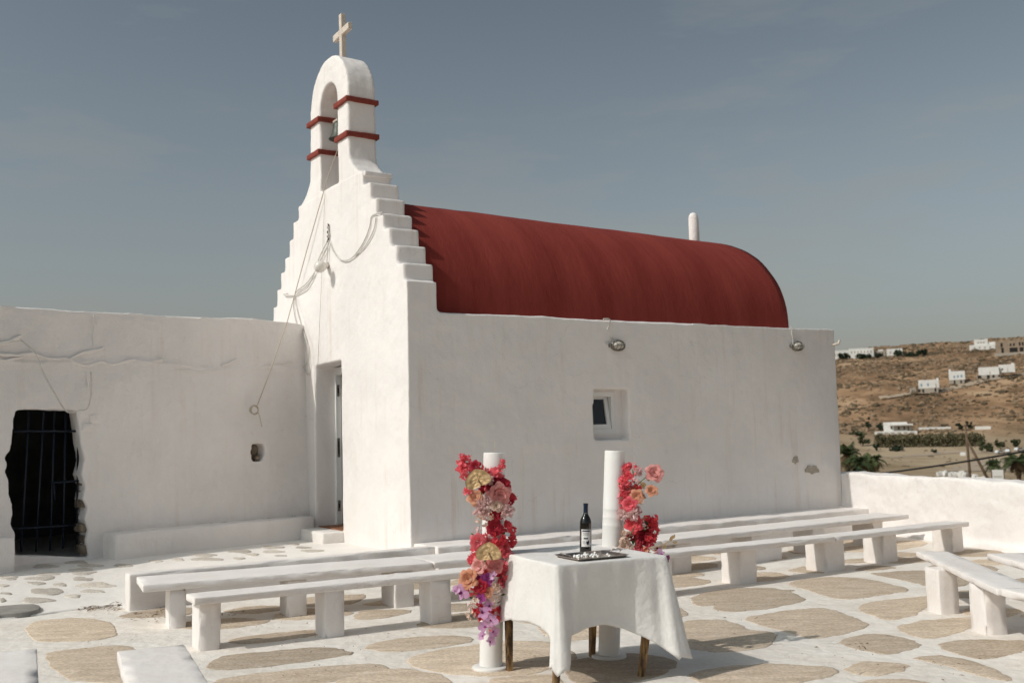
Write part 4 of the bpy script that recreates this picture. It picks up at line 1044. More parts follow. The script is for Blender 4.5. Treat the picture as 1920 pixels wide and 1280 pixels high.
for x, y, r_, rl, fz in ((600, 420, 60, .5, .2), (650, 340, 56, .4, .5), (620, 390, 50, .9, .1), (870, 965, 56, -.6, .3), (825, 1010, 44, 2.3, .3), (905, 940, 40, -.5, .6), (900, 985, 40, -1.4, .2)):
    flower(garR, 'leaf', 'gold', *zC(x, y, r_), YR-.02, Vector((.2, -1, fz)), rl)
for x, y, r_, rl in ((640, 800, 50, .6), (600, 860, 46, -.5), (490, 1000, 46, .3), (350, 380, 20, 1)):
    flower(garR, 'leaf', 'leaf', *zC(x, y, r_), YR-.02, Vector((.3, -1, .3)), rl)
for x, y, r_, rl in ((600, 820, 30, 3), (500, 1240, 40, .2), (560, 470, 26, 1)):
    flower(garL, 'leaf', 'leaf', *zA(x, y, r_), YL+.0, Vector((-.2, -1, .3)), rl)
for x, y, r_, rl in ((330, 430, 34, 1.2), (470, 520, 30, 2.4), (700, 640, 34, -1.2), (560, 700, 28, .4), (680, 960, 34, -.8), (380, 960, 30, 1.0), (610, 1180, 34, -.5)):
    flower(garL, 'leaf', 'leaf', *zA(x, y, r_), YL-.005, Vector((frng.uniform(-.5, .5), -1, .4)), rl)
for x, y, r_, rl in ((640, 400, 34, -1.3), (360, 270, 28, 1.5), (600, 480, 30, -1), (350, 430, 26, 1.3)):
    flower(garL, 'leaf', 'leaf', *zB(x, y, r_), YL-.005, Vector((frng.uniform(-.5, .5), -1, .4)), rl)
def stem(root, pts, y, r_, mt):
    P = [aty(a, b, y)-Vector(root.location) for a, b in pts]
    link('stem', tube_me('stem', smooth_pts(P, 4), r_, 6), mt, root)
STEM = mat('flower_stem', (.16, .19, .07), .7, .1, 20)
stem(garR, [(1220, 884), (1210, 895), (1196, 908), (1183, 930)], YR, .003, STEM)
stem(garR, [(1172, 975), (1168, 1000), (1166, 1030)], YR+.01, .0025, STEM)
stem(garR, [(1190, 985), (1183, 1000), (1172, 1018)], YR-.03, .0025, STEM)
stem(garR, [(1218, 1028), (1240, 1022), (1258, 1012)], YR-.01, .0022, GOLD)
stem(garR, [(1196, 930), (1192, 960), (1190, 1000), (1195, 1040), (1215, 1045), (1235, 1048)], YR+.03, .004, STEM)
stem(garR, [(1196, 930), (1190, 905), (1186, 880)], YR+.03, .004, STEM)
stem(garL, [(868, 858), (878, 880), (900, 905), (925, 945), (925, 975), (915, 1000), (918, 1060), (915, 1120), (918, 1170), (920, 1195)], YL+.04, .004, STEM)
stem(garL, [(899, 985), (896, 1002), (893, 1012)], YL, .0018, STEM)
stem(garL, [(945, 866), (935, 885), (925, 905)], YL+.02, .002, STEM)
stem(garL, [(866, 1108), (885, 1112), (905, 1110)], YL+.02, .002, STEM)

# ================================================================== BELL, ROPES, CABLES, LAMPS
bl = empty('church_bell', W(.2, 2.30, 5.38), 0, 'dark bronze bell hanging inside the white bell arch', 'bell')
link('bell_body', lathe_me('bell_body', [(.135, .0), (.14, .008), (.125, .03), (.098, .085), (.086, .15), (.078, .205), (.06, .232), (.02, .245)], 32), BRONZE, bl)
link('clapper', tube_me('clapper', [(0, 0, -.06), (0, 0, -.02), (0, 0, .1)], [.028, .02, .006], 8), BRONZE, bl)
hy = CV_
link('yoke', tube_me('yoke', [CV_*-.30+Vector((0, 0, .28)), CV_*.30+Vector((0, 0, .28))], .022, 8), CROSSW, bl)
link('crown', tube_me('crown', [(0, 0, .235), (0, 0, .29)], .025, 8), BRONZE, bl)
hook = front(552, 555, -.05); ring = annex(477, 768, .05)
rp_ = empty('bell_rope', W(.2, 2.2, 5.25), 0, 'thin pale bell rope slanting from the bell arch down to the annex wall', 'rope')
ro_ = Vector(rp_.location)
pts = [W(.2, 2.3, 5.31), W(.03, 2.36, 4.80), front(605, 366, -.03), front(575, 470, -.05), hook, annex(538.5, 603, .05), annex(511, 684, .06), ring+Vector((.04, 0, .06))]
link('cord', tube_me('cord', [p-ro_ for p in pts], .0065, 6), ROPE, rp_)
tor = []
for k in range(61):
    t = k/60*2*math.pi*3; rr2 = .055+.006*math.sin(t*1.7)
    tor.append(ring+AD*(rr2*math.cos(t))+Vector((0, 0, rr2*math.sin(t)))+AN*(.004*math.sin(t*.33)*3+.0)-ro_)
link('coil', tube_me('coil', tor, .006, 6), ROPE, rp_)
link('tail', tube_me('tail', [p-ro_ for p in smooth_pts([annex(484, 772, .03), annex(488, 785, .03), annex(491, 800, .02)], 4)], .005, 6), ROPE, rp_)
th = empty('thread', front(609, 364, -.02), 0, 'fine vertical cord hanging from the bell arch to the door', 'cord')
link('strand', tube_me('strand', [front(609, 364, -.02)-Vector(th.location), front(603, 520, -.02)-Vector(th.location), front(596, 684, -.015)-Vector(th.location)], .0028, 5), ROPE, th)
def cable(label, runs, mt=CABLE, r_=.007, name='cable', grp=None):
    p0 = runs[0][0]; o = empty(name, p0, 0, label, 'cable', grp)
    for rn in runs: link('run', tube_me('run', [p-Vector(p0) for p in smooth_pts(rn, 5)], r_, 6), mt, o)
    return o
def z2(x, y): return (480+x/3.2, 360+y/3.2)
def fz2(l, a=-.02): return [front(*z2(x, y), a) for x, y in l]
cable('pale twin cable swagged across the gable from slot to steps', [fz2([(440,300),(470,365),(515,408),(575,395),(640,310),(680,215),(692,150),(722,130),(760,122)]), fz2([(575,395),(650,330),(705,230),(720,150)])])
cable('pale cables running from the gable slot down past the globe lamp to the hook', [fz2([(430,200),(436,250),(425,300),(400,350),(370,420),(352,480),(300,550),(250,590),(235,610)]), fz2([(440,290),(425,340),(385,410)]), fz2([(350,490),(310,570),(270,600),(235,620)]), fz2([(432,300),(428,380),(425,430)])])
cable('pale cable loops hanging from the hook beside the annex corner', [fz2([(235,625),(225,690),(245,790),(285,850),(310,920),(318,1000),(318,1080),(305,1090),(290,1060)]), fz2([(235,630),(245,700),(270,790),(300,880),(312,950),(300,1030),(270,1055),(240,1030)]), fz2([(235,620),(190,622),(165,615),(190,608)])])
link_p = front(615.5, 440, -.01)
hk = tag(link('twisted_wire', tube_me('twisted_wire', smooth_pts([front(615+1.2*math.sin(k*1.9), 420+k*2.6, -.015) for k in range(14)], 3), .008, 5), BLACK), 'dark twisted wire in the slot high on the gable', 'wire')
gl = front(600, 500, -.16); gw = front(613, 497, 0)
lampg = empty('globe_lamp', gw, 0, 'round pale glass globe lamp on a short arm on the gable', 'lamp')
me = lathe_me('globe', [(.002, -.078), (.03, -.072), (.055, -.055), (.072, -.03), (.078, 0), (.072, .03), (.055, .055), (.03, .072), (.002, .078)], 28)
link('globe', me, BULB, lampg, Matrix.Translation(gl-gw))
link('socket', tube_me('socket', [Vector((0, 0, 0))+CU_*.02, (gl-gw)*.35, (gl-gw)*.6], [.045, .042, .036], 14), BULB, lampg)
def a3(x, y, o=.03): return annex(x/2.56, 560+y/2.56, o)
cable('pale cable looping from the annex wall over the broken doorway', [[a3(*q) for q in ((100,200),(130,222),(170,265),(210,360),(260,450),(310,530),(340,545),(380,535),(420,525),(437,460),(437,350))], [a3(*q) for q in ((0,215),(50,205),(100,198))]], r_=.008)
def bulkhead(px, py, label, cab):
    p = side(px, py, -.005); o = empty('bulkhead_lamp', p, math.pi/2-PHI, label, 'lamp', 'oval caged lamps under the chapel roof')
    def ell(n, y, sx, sz): return [Vector((sx*math.cos(2*math.pi*k/n), y, sz*math.sin(2*math.pi*k/n))) for k in range(n)]
    def dome(name, rows, mt):
        n = 24; v = []; f = []
        for (y, sx, sz) in rows: v += ell(n, y, sx, sz)
        for i in range(len(rows)-1):
            for k in range(n): f.append((i*n+k, (i+1)*n+k, (i+1)*n+(k+1) % n, i*n+(k+1) % n))
        f.append(tuple(range((len(rows)-1)*n, len(rows)*n))[::-1]); link(name, mesh(name, v, f, True), mt, o)
    dome('housing', [(.03, .098, .068), (-.025, .098, .068), (-.03, .09, .06)], METALG)
    dome('glass', [(-.02, .08, .052), (-.05, .076, .048), (-.075, .058, .035), (-.086, .03, .016)], LAMPGLASS)
    bm = bmesh.new()
    tube_bm(bm, ell(24, -.04, .094, .064)+[ell(24, -.04, .094, .064)[0]], .0075, 6)
    for s_ in (-.5, 0, .5):
        tube_bm(bm, smooth_pts([(s_*.13, -.03, -.058), (s_*.12, -.085, -.035), (s_*.12, -.098, 0), (s_*.12, -.085, .035), (s_*.13, -.03, .058)], 3), .005, 5)
    tube_bm(bm, smooth_pts([(-.094, -.03, 0), (-.06, -.085, 0), (0, -.1, 0), (.06, -.085, 0), (.094, -.03, 0)], 3), .005, 5)
    link('cage', bm_mesh('cage', bm, True), METALG, o)
    link('bracket', box_me('bracket', -.125, -.09, -.04, .03, -.022, .022, .004), METALG, o)
    for cb in cab: link('cable', tube_me('cable', [local(o, side(x, y, -.018)) for x, y in smooth_px(cb)], .008, 6), CABLE, o)
def smooth_px(l): return [(q.x, q.y) for q in smooth_pts([(x, y, 0) for x, y in l], 4)]
bulkhead(1156, 648, 'oval caged lamp on the side wall above the little window', [[(1131,598),(1140,597.5),(1144,601),(1143,608),(1140,614),(1138,619)],[(1146,628),(1147,633),(1150,637),(1149,641),(1146,644)],[(1137,646),(1138,642),(1142,640)]])
bulkhead(1492, 649, 'oval caged lamp on the side wall near the chapel far corner', [[(1483,612),(1485,620),(1485,628),(1487,638),(1486,644)]])

# ================================================================== LITTER ON THE TERRACE
LEAFM = mat('dry_leaf', (.28, .16, .07), .9, .3, 30)
bm = bmesh.new(); lr = random.Random(9)
def litter(px, py, n, sx, sy, L0, z=.012):
    for _ in range(n):
        p = onz(px+lr.gauss(0, sx), py+lr.gauss(0, sy), z); a_ = lr.uniform(0, 6.28); l_ = L0*lr.uniform(.4, 1.4); d = Vector((math.cos(a_), math.sin(a_), lr.uniform(-.1, .25)))*l_; n_ = Vector((-math.sin(a_), math.cos(a_), lr.uniform(-.3, .3)))*l_*lr.uniform(.08, .4)
        q = [bm.verts.new(p+x) for x in (-d, -n_, d, n_+Vector((0, 0, .004)))]
        bm.faces.new((q[0], q[1], q[2])); bm.faces.new((q[0], q[2], q[3]))
for px, py, n, sx, sy, l_ in ((240,1128,90,16,3,.03),(180,1139,60,22,3,.03),(290,1152,50,22,8,.02),(420,1150,25,25,5,.02),(1615,1210,10,8,4,.02),(1425,1160,8,40,6,.014),(1300,1180,16,60,25,.012),(700,1200,20,120,30,.012),(560,1215,30,80,25,.010),(1560,1225,12,60,15,.012),(1780,1245,14,60,12,.014),(950,1225,18,60,25,.012),(200,1215,12,60,10,.014),(1500,1100,18,120,15,.012)): litter(px, py, n, sx, sy, l_)
tag(link('dry_leaf_litter', bm_mesh('dry_leaf_litter', bm), LEAFM), 'dry brown leaves and twigs scattered on the paving', 'litter', kind='stuff')
bm = bmesh.new()
for px, py, n in ((420,985,6),(550,978,5),(500,980,5),(580,968,4),(395,988,3)):
    for _ in range(n):
        p = annex(px+lr.gauss(0, 5), py, .06); p.z = .482; a_ = lr.uniform(0, 6.28); l_ = .02
        d = Vector((math.cos(a_), math.sin(a_), .1))*l_; n_ = Vector((-math.sin(a_), math.cos(a_), .1))*l_*.4
        q = [bm.verts.new(p+x) for x in (-d, -n_, d, n_)]; bm.faces.new(q)
tag(link('dry_leaf_litter', bm_mesh('dry_leaf_litter', bm), LEAFM), 'dry leaves lying along the back of the annex bench', 'litter', kind='stuff')

# ================================================================== COUNTRYSIDE
PROF = [(0, -4.2), (30, -4.4), (120, -7.4), (217, -10.2), (310, -13.5), (470, -11.8), (590, -4.5), (640, 4), (720, 26), (860, 50), (1000, 70), (1060, 73), (1400, 40), (2500, -30), (6000, -60)]
def prof(r_):
    for (a, z1), (b, z2_) in zip(PROF, PROF[1:]):
        if r_ <= b: return z1+(z2_-z1)*(r_-a)/(b-a)
    return PROF[-1][1]
def terrain(x, y):
    r_ = math.hypot(x, y); h = prof(r_)
    s_ = x/max(y, 1.0) if y > 0 else .3
    up = sm((r_-600)/350)
    h += up*(min(max((s_-.33)*38, -3), 8.5))
    k = sm((r_-560)/120)
    h += k*(noise.noise(Vector((x*.006, y*.006, 1)))*4+noise.noise(Vector((x*.022, y*.022, 2)))*2.2+noise.noise(Vector((x*.07, y*.07, 3)))*.9)
    h += (1-k)*(noise.noise(Vector((x*.02, y*.02, 4)))*.35 if r_ > 60 else 0)
    return h
def hit(px, py, rmin=100):
    d = ray(px, py); t = rmin; prev = None
    while t < 1500:
        p = EYE+d*t
        if p.z < terrain(p.x, p.y):
            return p
        t += 1.0+t*.002
    d2 = EYE+d*1010; d2.z = terrain(d2.x, d2.y); return d2
azs = [R(-180+i*6) for i in range(31)]+[R(6+i*.16) for i in range(1, 200)]+[R(38+i*6) for i in range(1, 24)]
rs_ = [0, 10, 20, 30, 45, 60, 80, 100, 120, 150, 180, 217, 260, 310, 350, 400, 440, 470, 500, 530, 560, 580, 600]+[600+6*i for i in range(1, 76)]+[1080, 1130, 1200, 1300, 1400, 1700, 2200, 3200, 4500, 5900]
v = []; f = []; na = len(azs)
for r_ in rs_:
    for a_ in azs:
        x, y = r_*math.sin(a_), r_*math.cos(a_); v.append((x, y, terrain(x, y)))
for i in range(len(rs_)-1):
    for k in range(na):
        k2 = (k+1) % na; f.append((i*na+k, i*na+k2, (i+1)*na+k2, (i+1)*na+k))
mt, n, p = newmat('dry_hillside'); A = n.nodes.new; K = n.links.new
geo = A('ShaderNodeNewGeometry'); ln = A('ShaderNodeVectorMath'); ln.operation = 'LENGTH'; K(geo.outputs['Position'], ln.inputs[0])
mr = A('ShaderNodeMapRange'); mr.inputs['From Min'].default_value = 540; mr.inputs['From Max'].default_value = 640; K(ln.outputs['Value'], mr.inputs['Value'])
def nzn(sc, det=6, st=(1, 1, 1)):
    t = A('ShaderNodeTexNoise'); t.inputs['Scale'].default_value = sc; t.inputs['Detail'].default_value = det; t.inputs['Roughness'].default_value = .65
    mm = A('ShaderNodeMapping'); mm.inputs['Scale'].default_value = st; K(geo.outputs['Position'], mm.inputs['Vector']); K(mm.outputs[0], t.inputs['Vector']); return t.outputs['Fac']
def rampn(src, els):
    r_ = A('ShaderNodeValToRGB'); e = r_.color_ramp.elements
    while len(e) < len(els): e.new(.5)
    for q, (po, c) in zip(e, els): q.position = po; q.color = (*c, 1)
    K(src, r_.inputs[0]); return r_.outputs[0]
hill = rampn(nzn(.03, 9, (1, .6, 2)), [(.34, (.11, .07, .042)), (.46, (.21, .13, .076)), (.56, (.34, .215, .125)), (.70, (.45, .32, .205))])
val = rampn(nzn(.02, 8, (1, .35, 1)), [(.34, (.13, .095, .05)), (.46, (.27, .20, .125)), (.60, (.40, .31, .21))])
mx = A('ShaderNodeMixRGB'); K(mr.outputs[0], mx.inputs['Fac']); K(val, mx.inputs['Color1']); K(hill, mx.inputs['Color2']); K(mx.outputs[0], p.inputs['Base Color'])
p.inputs['Roughness'].default_value = .95; p.inputs['Specular IOR Level'].default_value = .1
tag(link('terrain', mesh('terrain', v, f, True), mt), kind='structure')
def strip(name, pxs, wd, mt, lift=.25):
    P = [hit(x, y) for x, y in pxs]; P = smooth_pts(P, 6); v = []; f = []
    for i, q in enumerate(P):
        t = (P[min(i+1, len(P)-1)]-P[max(i-1, 0)]); t.z = 0; t.normalize(); n_ = Vector((-t.y, t.x, 0))
        for s_ in (-1, -.33, .33, 1):
            w_ = q+n_*wd*s_; v.append((w_.x, w_.y, max(terrain(w_.x, w_.y), terrain(q.x, q.y)-.5)+lift))
    for i in range(len(P)-1):
        for j in range(3): f.append((i*4+j, (i+1)*4+j, (i+1)*4+j+1, i*4+j+1))
    tag(link(name, mesh(name, v, f, True), mt), kind='structure')
DIRT = mat('pale_dirt', (.43, .34, .25), .95, .12, .2)
strip('dirt_road', [(1650,748),(1700,741),(1740,737),(1780,729),(1830,718),(1880,708),(1940,700)], 5, DIRT)
strip('dirt_track', [(1660,858),(1740,852),(1800,848),(1870,849),(1940,846)], 4, DIRT, .15)
strip('dirt_yard', [(1830,884),(1870,868),(1915,860),(1960,856)], 9, DIRT, .15)
# scrub and boulders
SCRUB = mat('dark_scrub', (.15, .105, .062), .95, .3, .4, col2=(.08, .062, .037))
ROCK = mat('tan_boulder', (.34, .24, .155), .95, .25, .5)
ico = bmesh.new(); bmesh.ops.create_icosphere(ico, subdivisions=1, radius=1); icov = [q.co.copy() for q in ico.verts]; icof = [[w_.index for w_ in q.verts] for q in ico.faces]; ico.free()
def scatter(name, n, rmin, rmax, s0, s1, mt, label, cat, seed, flat=.6):
    rg = random.Random(seed); v = []; f = []
    for _ in range(n):
        a_ = R(rg.uniform(14, 33)); r_ = math.sqrt(rg.uniform(rmin**2, rmax**2)); x, y = r_*math.sin(a_), r_*math.cos(a_)
        if noise.noise(Vector((x*.03, y*.03, seed))) < rg.uniform(-.5, .35): continue
        z = terrain(x, y); s_ = rg.uniform(s0, s1)*(.6+.8*rg.random()**3); b0 = len(v); yw = rg.uniform(.7, 1.6)
        for q in icov: v.append((x+q.x*s_*yw+rg.uniform(-.25, .25)*s_, y+q.y*s_+rg.uniform(-.25, .25)*s_, z+q.z*s_*flat+rg.uniform(-.2, .2)*s_))
        f += [[b0+i for i in q] for q in icof]
    tag(link(name, mesh(name, v, f), mt), label, cat, kind='stuff')
scatter('hillside_scrub', 9000, 585, 1040, .7, 2.0, SCRUB, 'low dark scrub covering the dry brown hillside', 'scrub', 11)
scatter('hillside_rocks', 9000, 600, 1040, .6, 1.7, ROCK, 'pale boulders strewn over the dry brown hillside', 'rocks', 12, .7)
scatter('valley_scrub', 500, 250, 580, .3, .8, SCRUB, 'small dry bushes on the valley floor', 'scrub', 13)
# houses
HW_ = mat('far_white_wall', (.72, .70, .66), .9, .06, .6)
HB = mat('far_bare_concrete', (.34, .26, .19), .9, .15, .6)
HG = mat('far_stone_base', (.40, .35, .29), .9, .12, .8)
HBL = mat('far_blue_shutter', (.25, .36, .44), .7, .1, 1)
HD = mat('far_dark_opening', (.02, .018, .016), .8, .1, 1)
def house(name, label, blocks, grp=None, cat='house'):
    """blocks: (x0, x1, ytop, ybase, material, depth, forward, openings); openings: (fx0, fx1, fz0, fz1, material)"""
    x0 = min(b[0] for b in blocks); x1 = max(b[1] for b in blocks); yb = max(b[3] for b in blocks); xm = (x0+x1)/2
    P = hit(xm, yb); d = P.y; rz = -math.atan2(P.x, P.y); o = empty(name, P, rz, label, cat, grp); k = d/F_PX
    ax = Vector((math.cos(rz), math.sin(rz), 0)); ay = Vector((-math.sin(rz), math.cos(rz), 0))
    def loc_(px, py):
        q = onp(px, py, P, ay); return (q-P).dot(ax), q.z-P.z
    for (bx0, bx1, yt, ybs, mt, dep, fwd, ops) in blocks:
        u0, zt = loc_(bx0, yt); u1, _ = loc_(bx1, yt); _, zb = loc_((bx0+bx1)/2, ybs); _, zt = loc_((bx0+bx1)/2, yt)
        z0 = zb-(3.5 if ybs >= yb-1 else 0)
        link('wall', box_me('wall', u0, u1, -fwd, dep-fwd, z0, zt, .12, 1), mt, o)
        for (fx0, fx1, fz0, fz1, om) in ops:
            w0, w1 = u0+(u1-u0)*fx0, u0+(u1-u0)*fx1; h0, h1 = zb+(zt-zb)*fz0, zb+(zt-zb)*fz1
            link('window', box_me('window', w0, w1, -fwd-.12, -fwd+.3, h0, h1), om, o)
    return o
def row(n, z0, z1, mt, m0=.08, fill=.5):
    s_ = (1-2*m0)/n; return [(m0+i*s_+s_*(1-fill)/2, m0+i*s_+s_*(1+fill)/2, z0, z1, mt) for i in range(n)]
gh = 'houses on the far hill'
house('far_house', 'long white terraced houses on the skyline beside the chapel corner', [(1556, 1591, 657, 672, HW_, 10, 0, row(3, .3, .6, HG)), (1591, 1638, 653, 671, HW_, 10, 1, row(7, .5, .72, HG, .05, .45)), (1598, 1630, 662, 672, HW_, 8, 4, row(3, .2, .6, HG))], gh)
house('far_house', 'low grey-white house on the skyline left of the dark trees', [(1638, 1660, 658, 669, HG, 9, 0, row(3, .35, .7, HD, .1, .3)), (1646, 1656, 655, 659, HW_, 7, -1, [])], gh)
house('far_house', 'white house on the skyline half hidden by dark trees', [(1662, 1692, 653.5, 668, HW_, 9, 0, row(3, .4, .65, HG, .1, .35))], gh)
house('far_villa', 'white stepped villa on top of the hill', [(1817, 1866, 646, 656, HW_, 10, 0, row(4, .3, .6, HG, .1, .3)), (1826, 1852, 636, 647, HW_, 8, -1, row(3, .35, .6, HG, .2, .6)), (1850, 1867, 640.5, 647, HW_, 8, -2, [])], gh)
house('unfinished_building', 'unfinished brown concrete building on the hilltop at the right edge', [(1866, 1945, 638, 662, HB, 14, 0, [(.12, .17, .55, .85, HD), (.13, .19, .06, .48, HD), (.34, .38, .58, .78, HD), (.42, .46, .58, .78, HD), (.33, .52, .1, .45, HD), (.56, .60, .58, .85, HD), (.63, .67, .58, .85, HD), (.57, .66, .12, .45, HD), (.74, .80, .55, .82, HD), (.74, .88, .1, .45, HD)]), (1864, 1945, 661, 665, HG, 3, 3, [])], gh, 'building')
house('far_house', 'white hillside house with a chimney and blue shutters over a stone base', [(1778.5, 1809, 695.5, 712, HW_, 9, 0, [(.28, .38, .22, .5, HBL), (.50, .60, .25, .53, HBL), (.72, .84, .28, .56, HBL)]), (1778.5, 1782.5, 691.5, 696, HW_, 2, -3, []), (1779.5, 1808.5, 711.5, 720, HG, 9, .6, [(.30, .40, .12, .85, HD), (.72, .82, .15, .85, HD)])], gh)
house('far_house', 'paired white hillside houses over a stone basement with dark openings', [(1834, 1873, 688, 703, HW_, 9, 0, [(.53, .57, .1, .45, HG)]), (1872, 1903, 683, 698, HW_, 9, -2, [(.16, .26, .35, .55, HD), (.52, .56, .1, .5, HG)]), (1896, 1901, 679.5, 684, HW_, 2, -4, []), (1831, 1876, 702.5, 711.5, HG, 9, .5, [(.04, .19, .25, .95, HD), (.43, .55, .3, .95, HD), (.66, .75, .4, .95, HD), (.90, .98, .5, .95, HD)])], gh)
house('far_house', 'white hillside house above the dirt road with a grey lower floor', [(1721.5, 1760.5, 712, 727.5, HW_, 9, 0, [(.10, .18, .25, .6, HBL), (.42, .50, .25, .6, HBL), (.82, .87, .05, .5, HG)]), (1756, 1759.5, 708, 713, HW_, 2, -3, []), (1722, 1759.5, 727, 737, HG, 9, .6, [(-.02, .10, .3, .8, HD), (.18, .28, .2, .8, HD), (.80, .89, .3, .95, HD)])], gh)
house('far_hut', 'small pale block beside the hillside house on the dirt road', [(1705.5, 1717.5, 727.5, 739, HG, 5, 0, [(.35, .45, .3, .7, HD), (.65, .75, .3, .7, HD)])], gh)
house('valley_villa', 'white flat-roofed villa with a veranda above the hedge', [(1656, 1701, 791, 812, HW_, 10, 0, [(.30, .36, .38, .62, HD), (.44, .50, .38, .62, HD)]), (1667, 1712, 794.5, 797.5, HW_, 8, 3, []), (1676, 1709, 797.5, 806, HG, 5, .2, [(.22, .32, .1, .8, HD), (.55, .62, .1, .8, HD), (.78, .84, .1, .8, HD)]), (1640, 1720, 808, 812.5, HW_, 4, 4.5, row(6, .0, .6, HG, .05, .6))], gh)
house('garden_wall', 'long white garden wall right of the valley villa', [(1722, 1783, 800.5, 806, HW_, 1, 0, [])], gh, 'wall')
house('garden_wall', 'short pale wall on the slope right of the utility pole', [(1828, 1858, 799, 805, HW_, 1, 0, [])], gh, 'wall')
for (x0, x1, yt, yb, lb) in ((1758, 1777, 880, 893, 'leftmost pale rubble heap behind the parapet'), (1776, 1797, 883, 894, 'second pale rubble heap from the left behind the parapet'), (1796, 1813, 879, 895, 'pale rubble heap touching the left of the utility pole'), (1819, 1834, 886, 898, 'pale rubble heap between the pole and its brace'), (1831, 1850, 890, 901, 'low pale rubble heap at the foot of the brace')):
    P = hit((x0+x1)/2, yb); k_ = P.y/F_PX; hp_ = empty('rubble_heap', P, 0, lb, 'rubble', 'rubble heaps in the field'); rg = random.Random(int(x0))
    for q in range(7):
        sx_ = (x1-x0)*k_*rg.uniform(.25, .55); me = rbox_me('block', sx_, sx_*rg.uniform(.5, .9), (yb-yt)*k_*rg.uniform(.45, .9), sx_*.12, sx_*.3, sx_*.14, 1.5/sx_)
        link('block', me, HW_, hp_, Matrix.Translation((rg.uniform(-.4, .4)*(x1-x0)*k_, rg.uniform(-.3, .6), (yb-yt)*k_*rg.uniform(.2, .5))) @ Matrix.Rotation(rg.uniform(-.5, .5), 4, 'Z') @ Matrix.Rotation(rg.uniform(-.3, .3), 4, 'Y'))
house('white_shed', 'tiny white shed in the field left of the pole', [(1800, 1811, 848, 854, HW_, 3, 0, [])], None, 'shed')
# trees
def leaf_mat(name, c, d): return mat(name, c, .8, .3, .35, col2=d, spec=.15)
GREEN = leaf_mat('olive_foliage', (.085, .095, .045), (.03, .04, .018)); DKG = leaf_mat('dark_foliage', (.045, .062, .036), (.016, .026, .014)); HEDGE = leaf_mat('dusty_hedge', (.17, .15, .085), (.08, .075, .04))
PALMG = leaf_mat('palm_frond', (.10, .125, .05), (.035, .05, .02)); DEADP = leaf_mat('dead_palm_frond', (.26, .18, .10), (.12, .08, .045)); BARK = mat('brown_bark', (.17, .115, .075), .95, .25, 3)
def crown_me(name, n, lumps, sz, rg):
    v = []; f = []
    for _ in range(n):
        c, rad, fl = rg.choice(lumps); d = Vector((rg.gauss(0, 1), rg.gauss(0, 1), rg.gauss(0, 1))).normalized()*rad*rg.random()**.4; d.z *= fl
        p = Vector(c)+d; q = Euler((rg.uniform(0, 6), rg.uniform(0, 6), rg.uniform(0, 6))).to_matrix(); s_ = sz*rg.uniform(.6, 1.4); b0 = len(v)
        for x, y in ((-1, -.5), (1, -.5), (.6, .6), (-.6, .6)): v.append(p+q @ Vector((x*s_, y*s_, 0)))
        f.append((b0, b0+1, b0+2, b0+3))
    return mesh(name, v, f)
def tree(name, label, px, yb, yt, wpx, mt, seed, grp, n=260, r=None, cat='tree'):
    rg = random.Random(seed); P = hit(px, yb) if r is None else None
    if P is None:
        d = ray(px, yb); P = EYE+d*(r/d.y); P.z = terrain(P.x, P.y); topz = (EYE+ray(px, yt)*(r/ray(px, yt).y)).z; h = topz-P.z; w_ = wpx*r/F_PX
    else: h = (yb-yt)*P.y/F_PX; w_ = wpx*P.y/F_PX
    o = empty(name, P, 0, label, cat, grp)
    lumps = []
    for _ in range(9):
        t = rg.uniform(.22, .86); lumps.append(((rg.uniform(-.30, .30)*w_, rg.uniform(-.3, .3)*w_, t*h), rg.uniform(.2, .34)*max(w_, .5*h)*.62, .8))
    link('crown', crown_me('crown', n, lumps, max(.06*w_, .03*h)*1.2, rg), mt, o)
    link('trunk', tube_me('trunk', [(0, 0, -.6), (.02*h, 0, .3*h), (-.02*h, .02*h, .62*h)], [.035*h, .028*h, .012*h], 6), BARK, o)
gs = 'dark trees along the skyline'
for i, (px, yb, yt, w_, lb) in enumerate(((1583, 673, 664, 26, 'dark shrub under the terraced houses next to the chapel corner'), (1618, 673, 665, 30, 'wide dark shrub under the middle of the terraced skyline houses'), (1648, 671, 663, 20, 'small dark tree before the low grey-white skyline house'), (1682, 670, 657, 30, 'dark tree covering the right half of a white skyline house'), (1712, 669, 655, 32, 'broad dark tree in the middle of the skyline grove'), (1730, 667, 654, 20, 'last dark tree at the right end of the skyline grove'), (1697, 669, 649, 9, 'slim tree rising highest from the skyline grove'))):
    tree('skyline_tree', lb, px, yb, yt, w_, DKG, 40+i, gs, 240)
gv = 'trees around the valley villa'
for i, (px, yb, yt, w_, m_, lb) in enumerate(((1628, 808, 778, 15, DKG, 'tall dark tree left of the valley villa'), (1650, 808, 791, 18, DKG, 'round dark tree touching the left side of the villa'), (1800, 808, 793, 18, DKG, 'dark tree behind the hedge left of the utility pole'), (1818, 805, 789, 16, DKG, 'dark tree behind the top of the utility pole'), (1850, 848, 822, 32, GREEN, 'bushy olive tree right of the slanted pole'), (1876, 842, 824, 24, GREEN, 'olive tree left of the parked white cars'), (1903, 838, 823, 22, GREEN, 'olive tree behind the parked white cars'), (1683, 846, 836, 26, DKG, 'flat dark bush in the field below the hedge'), (1643, 846, 831, 16, DKG, 'dark bush at the left end of the field'), (1752, 850, 841, 13, DKG, 'small round dark bush in the middle of the field'), (1618, 836, 808, 30, GREEN, 'loose green tree left of the hedge'), (1597, 816, 806, 13, GREEN, 'small pale bush on the slope near the chapel corner'))):
    tree('valley_tree', lb, px, yb, yt, w_, m_, 60+i, gv, 320)
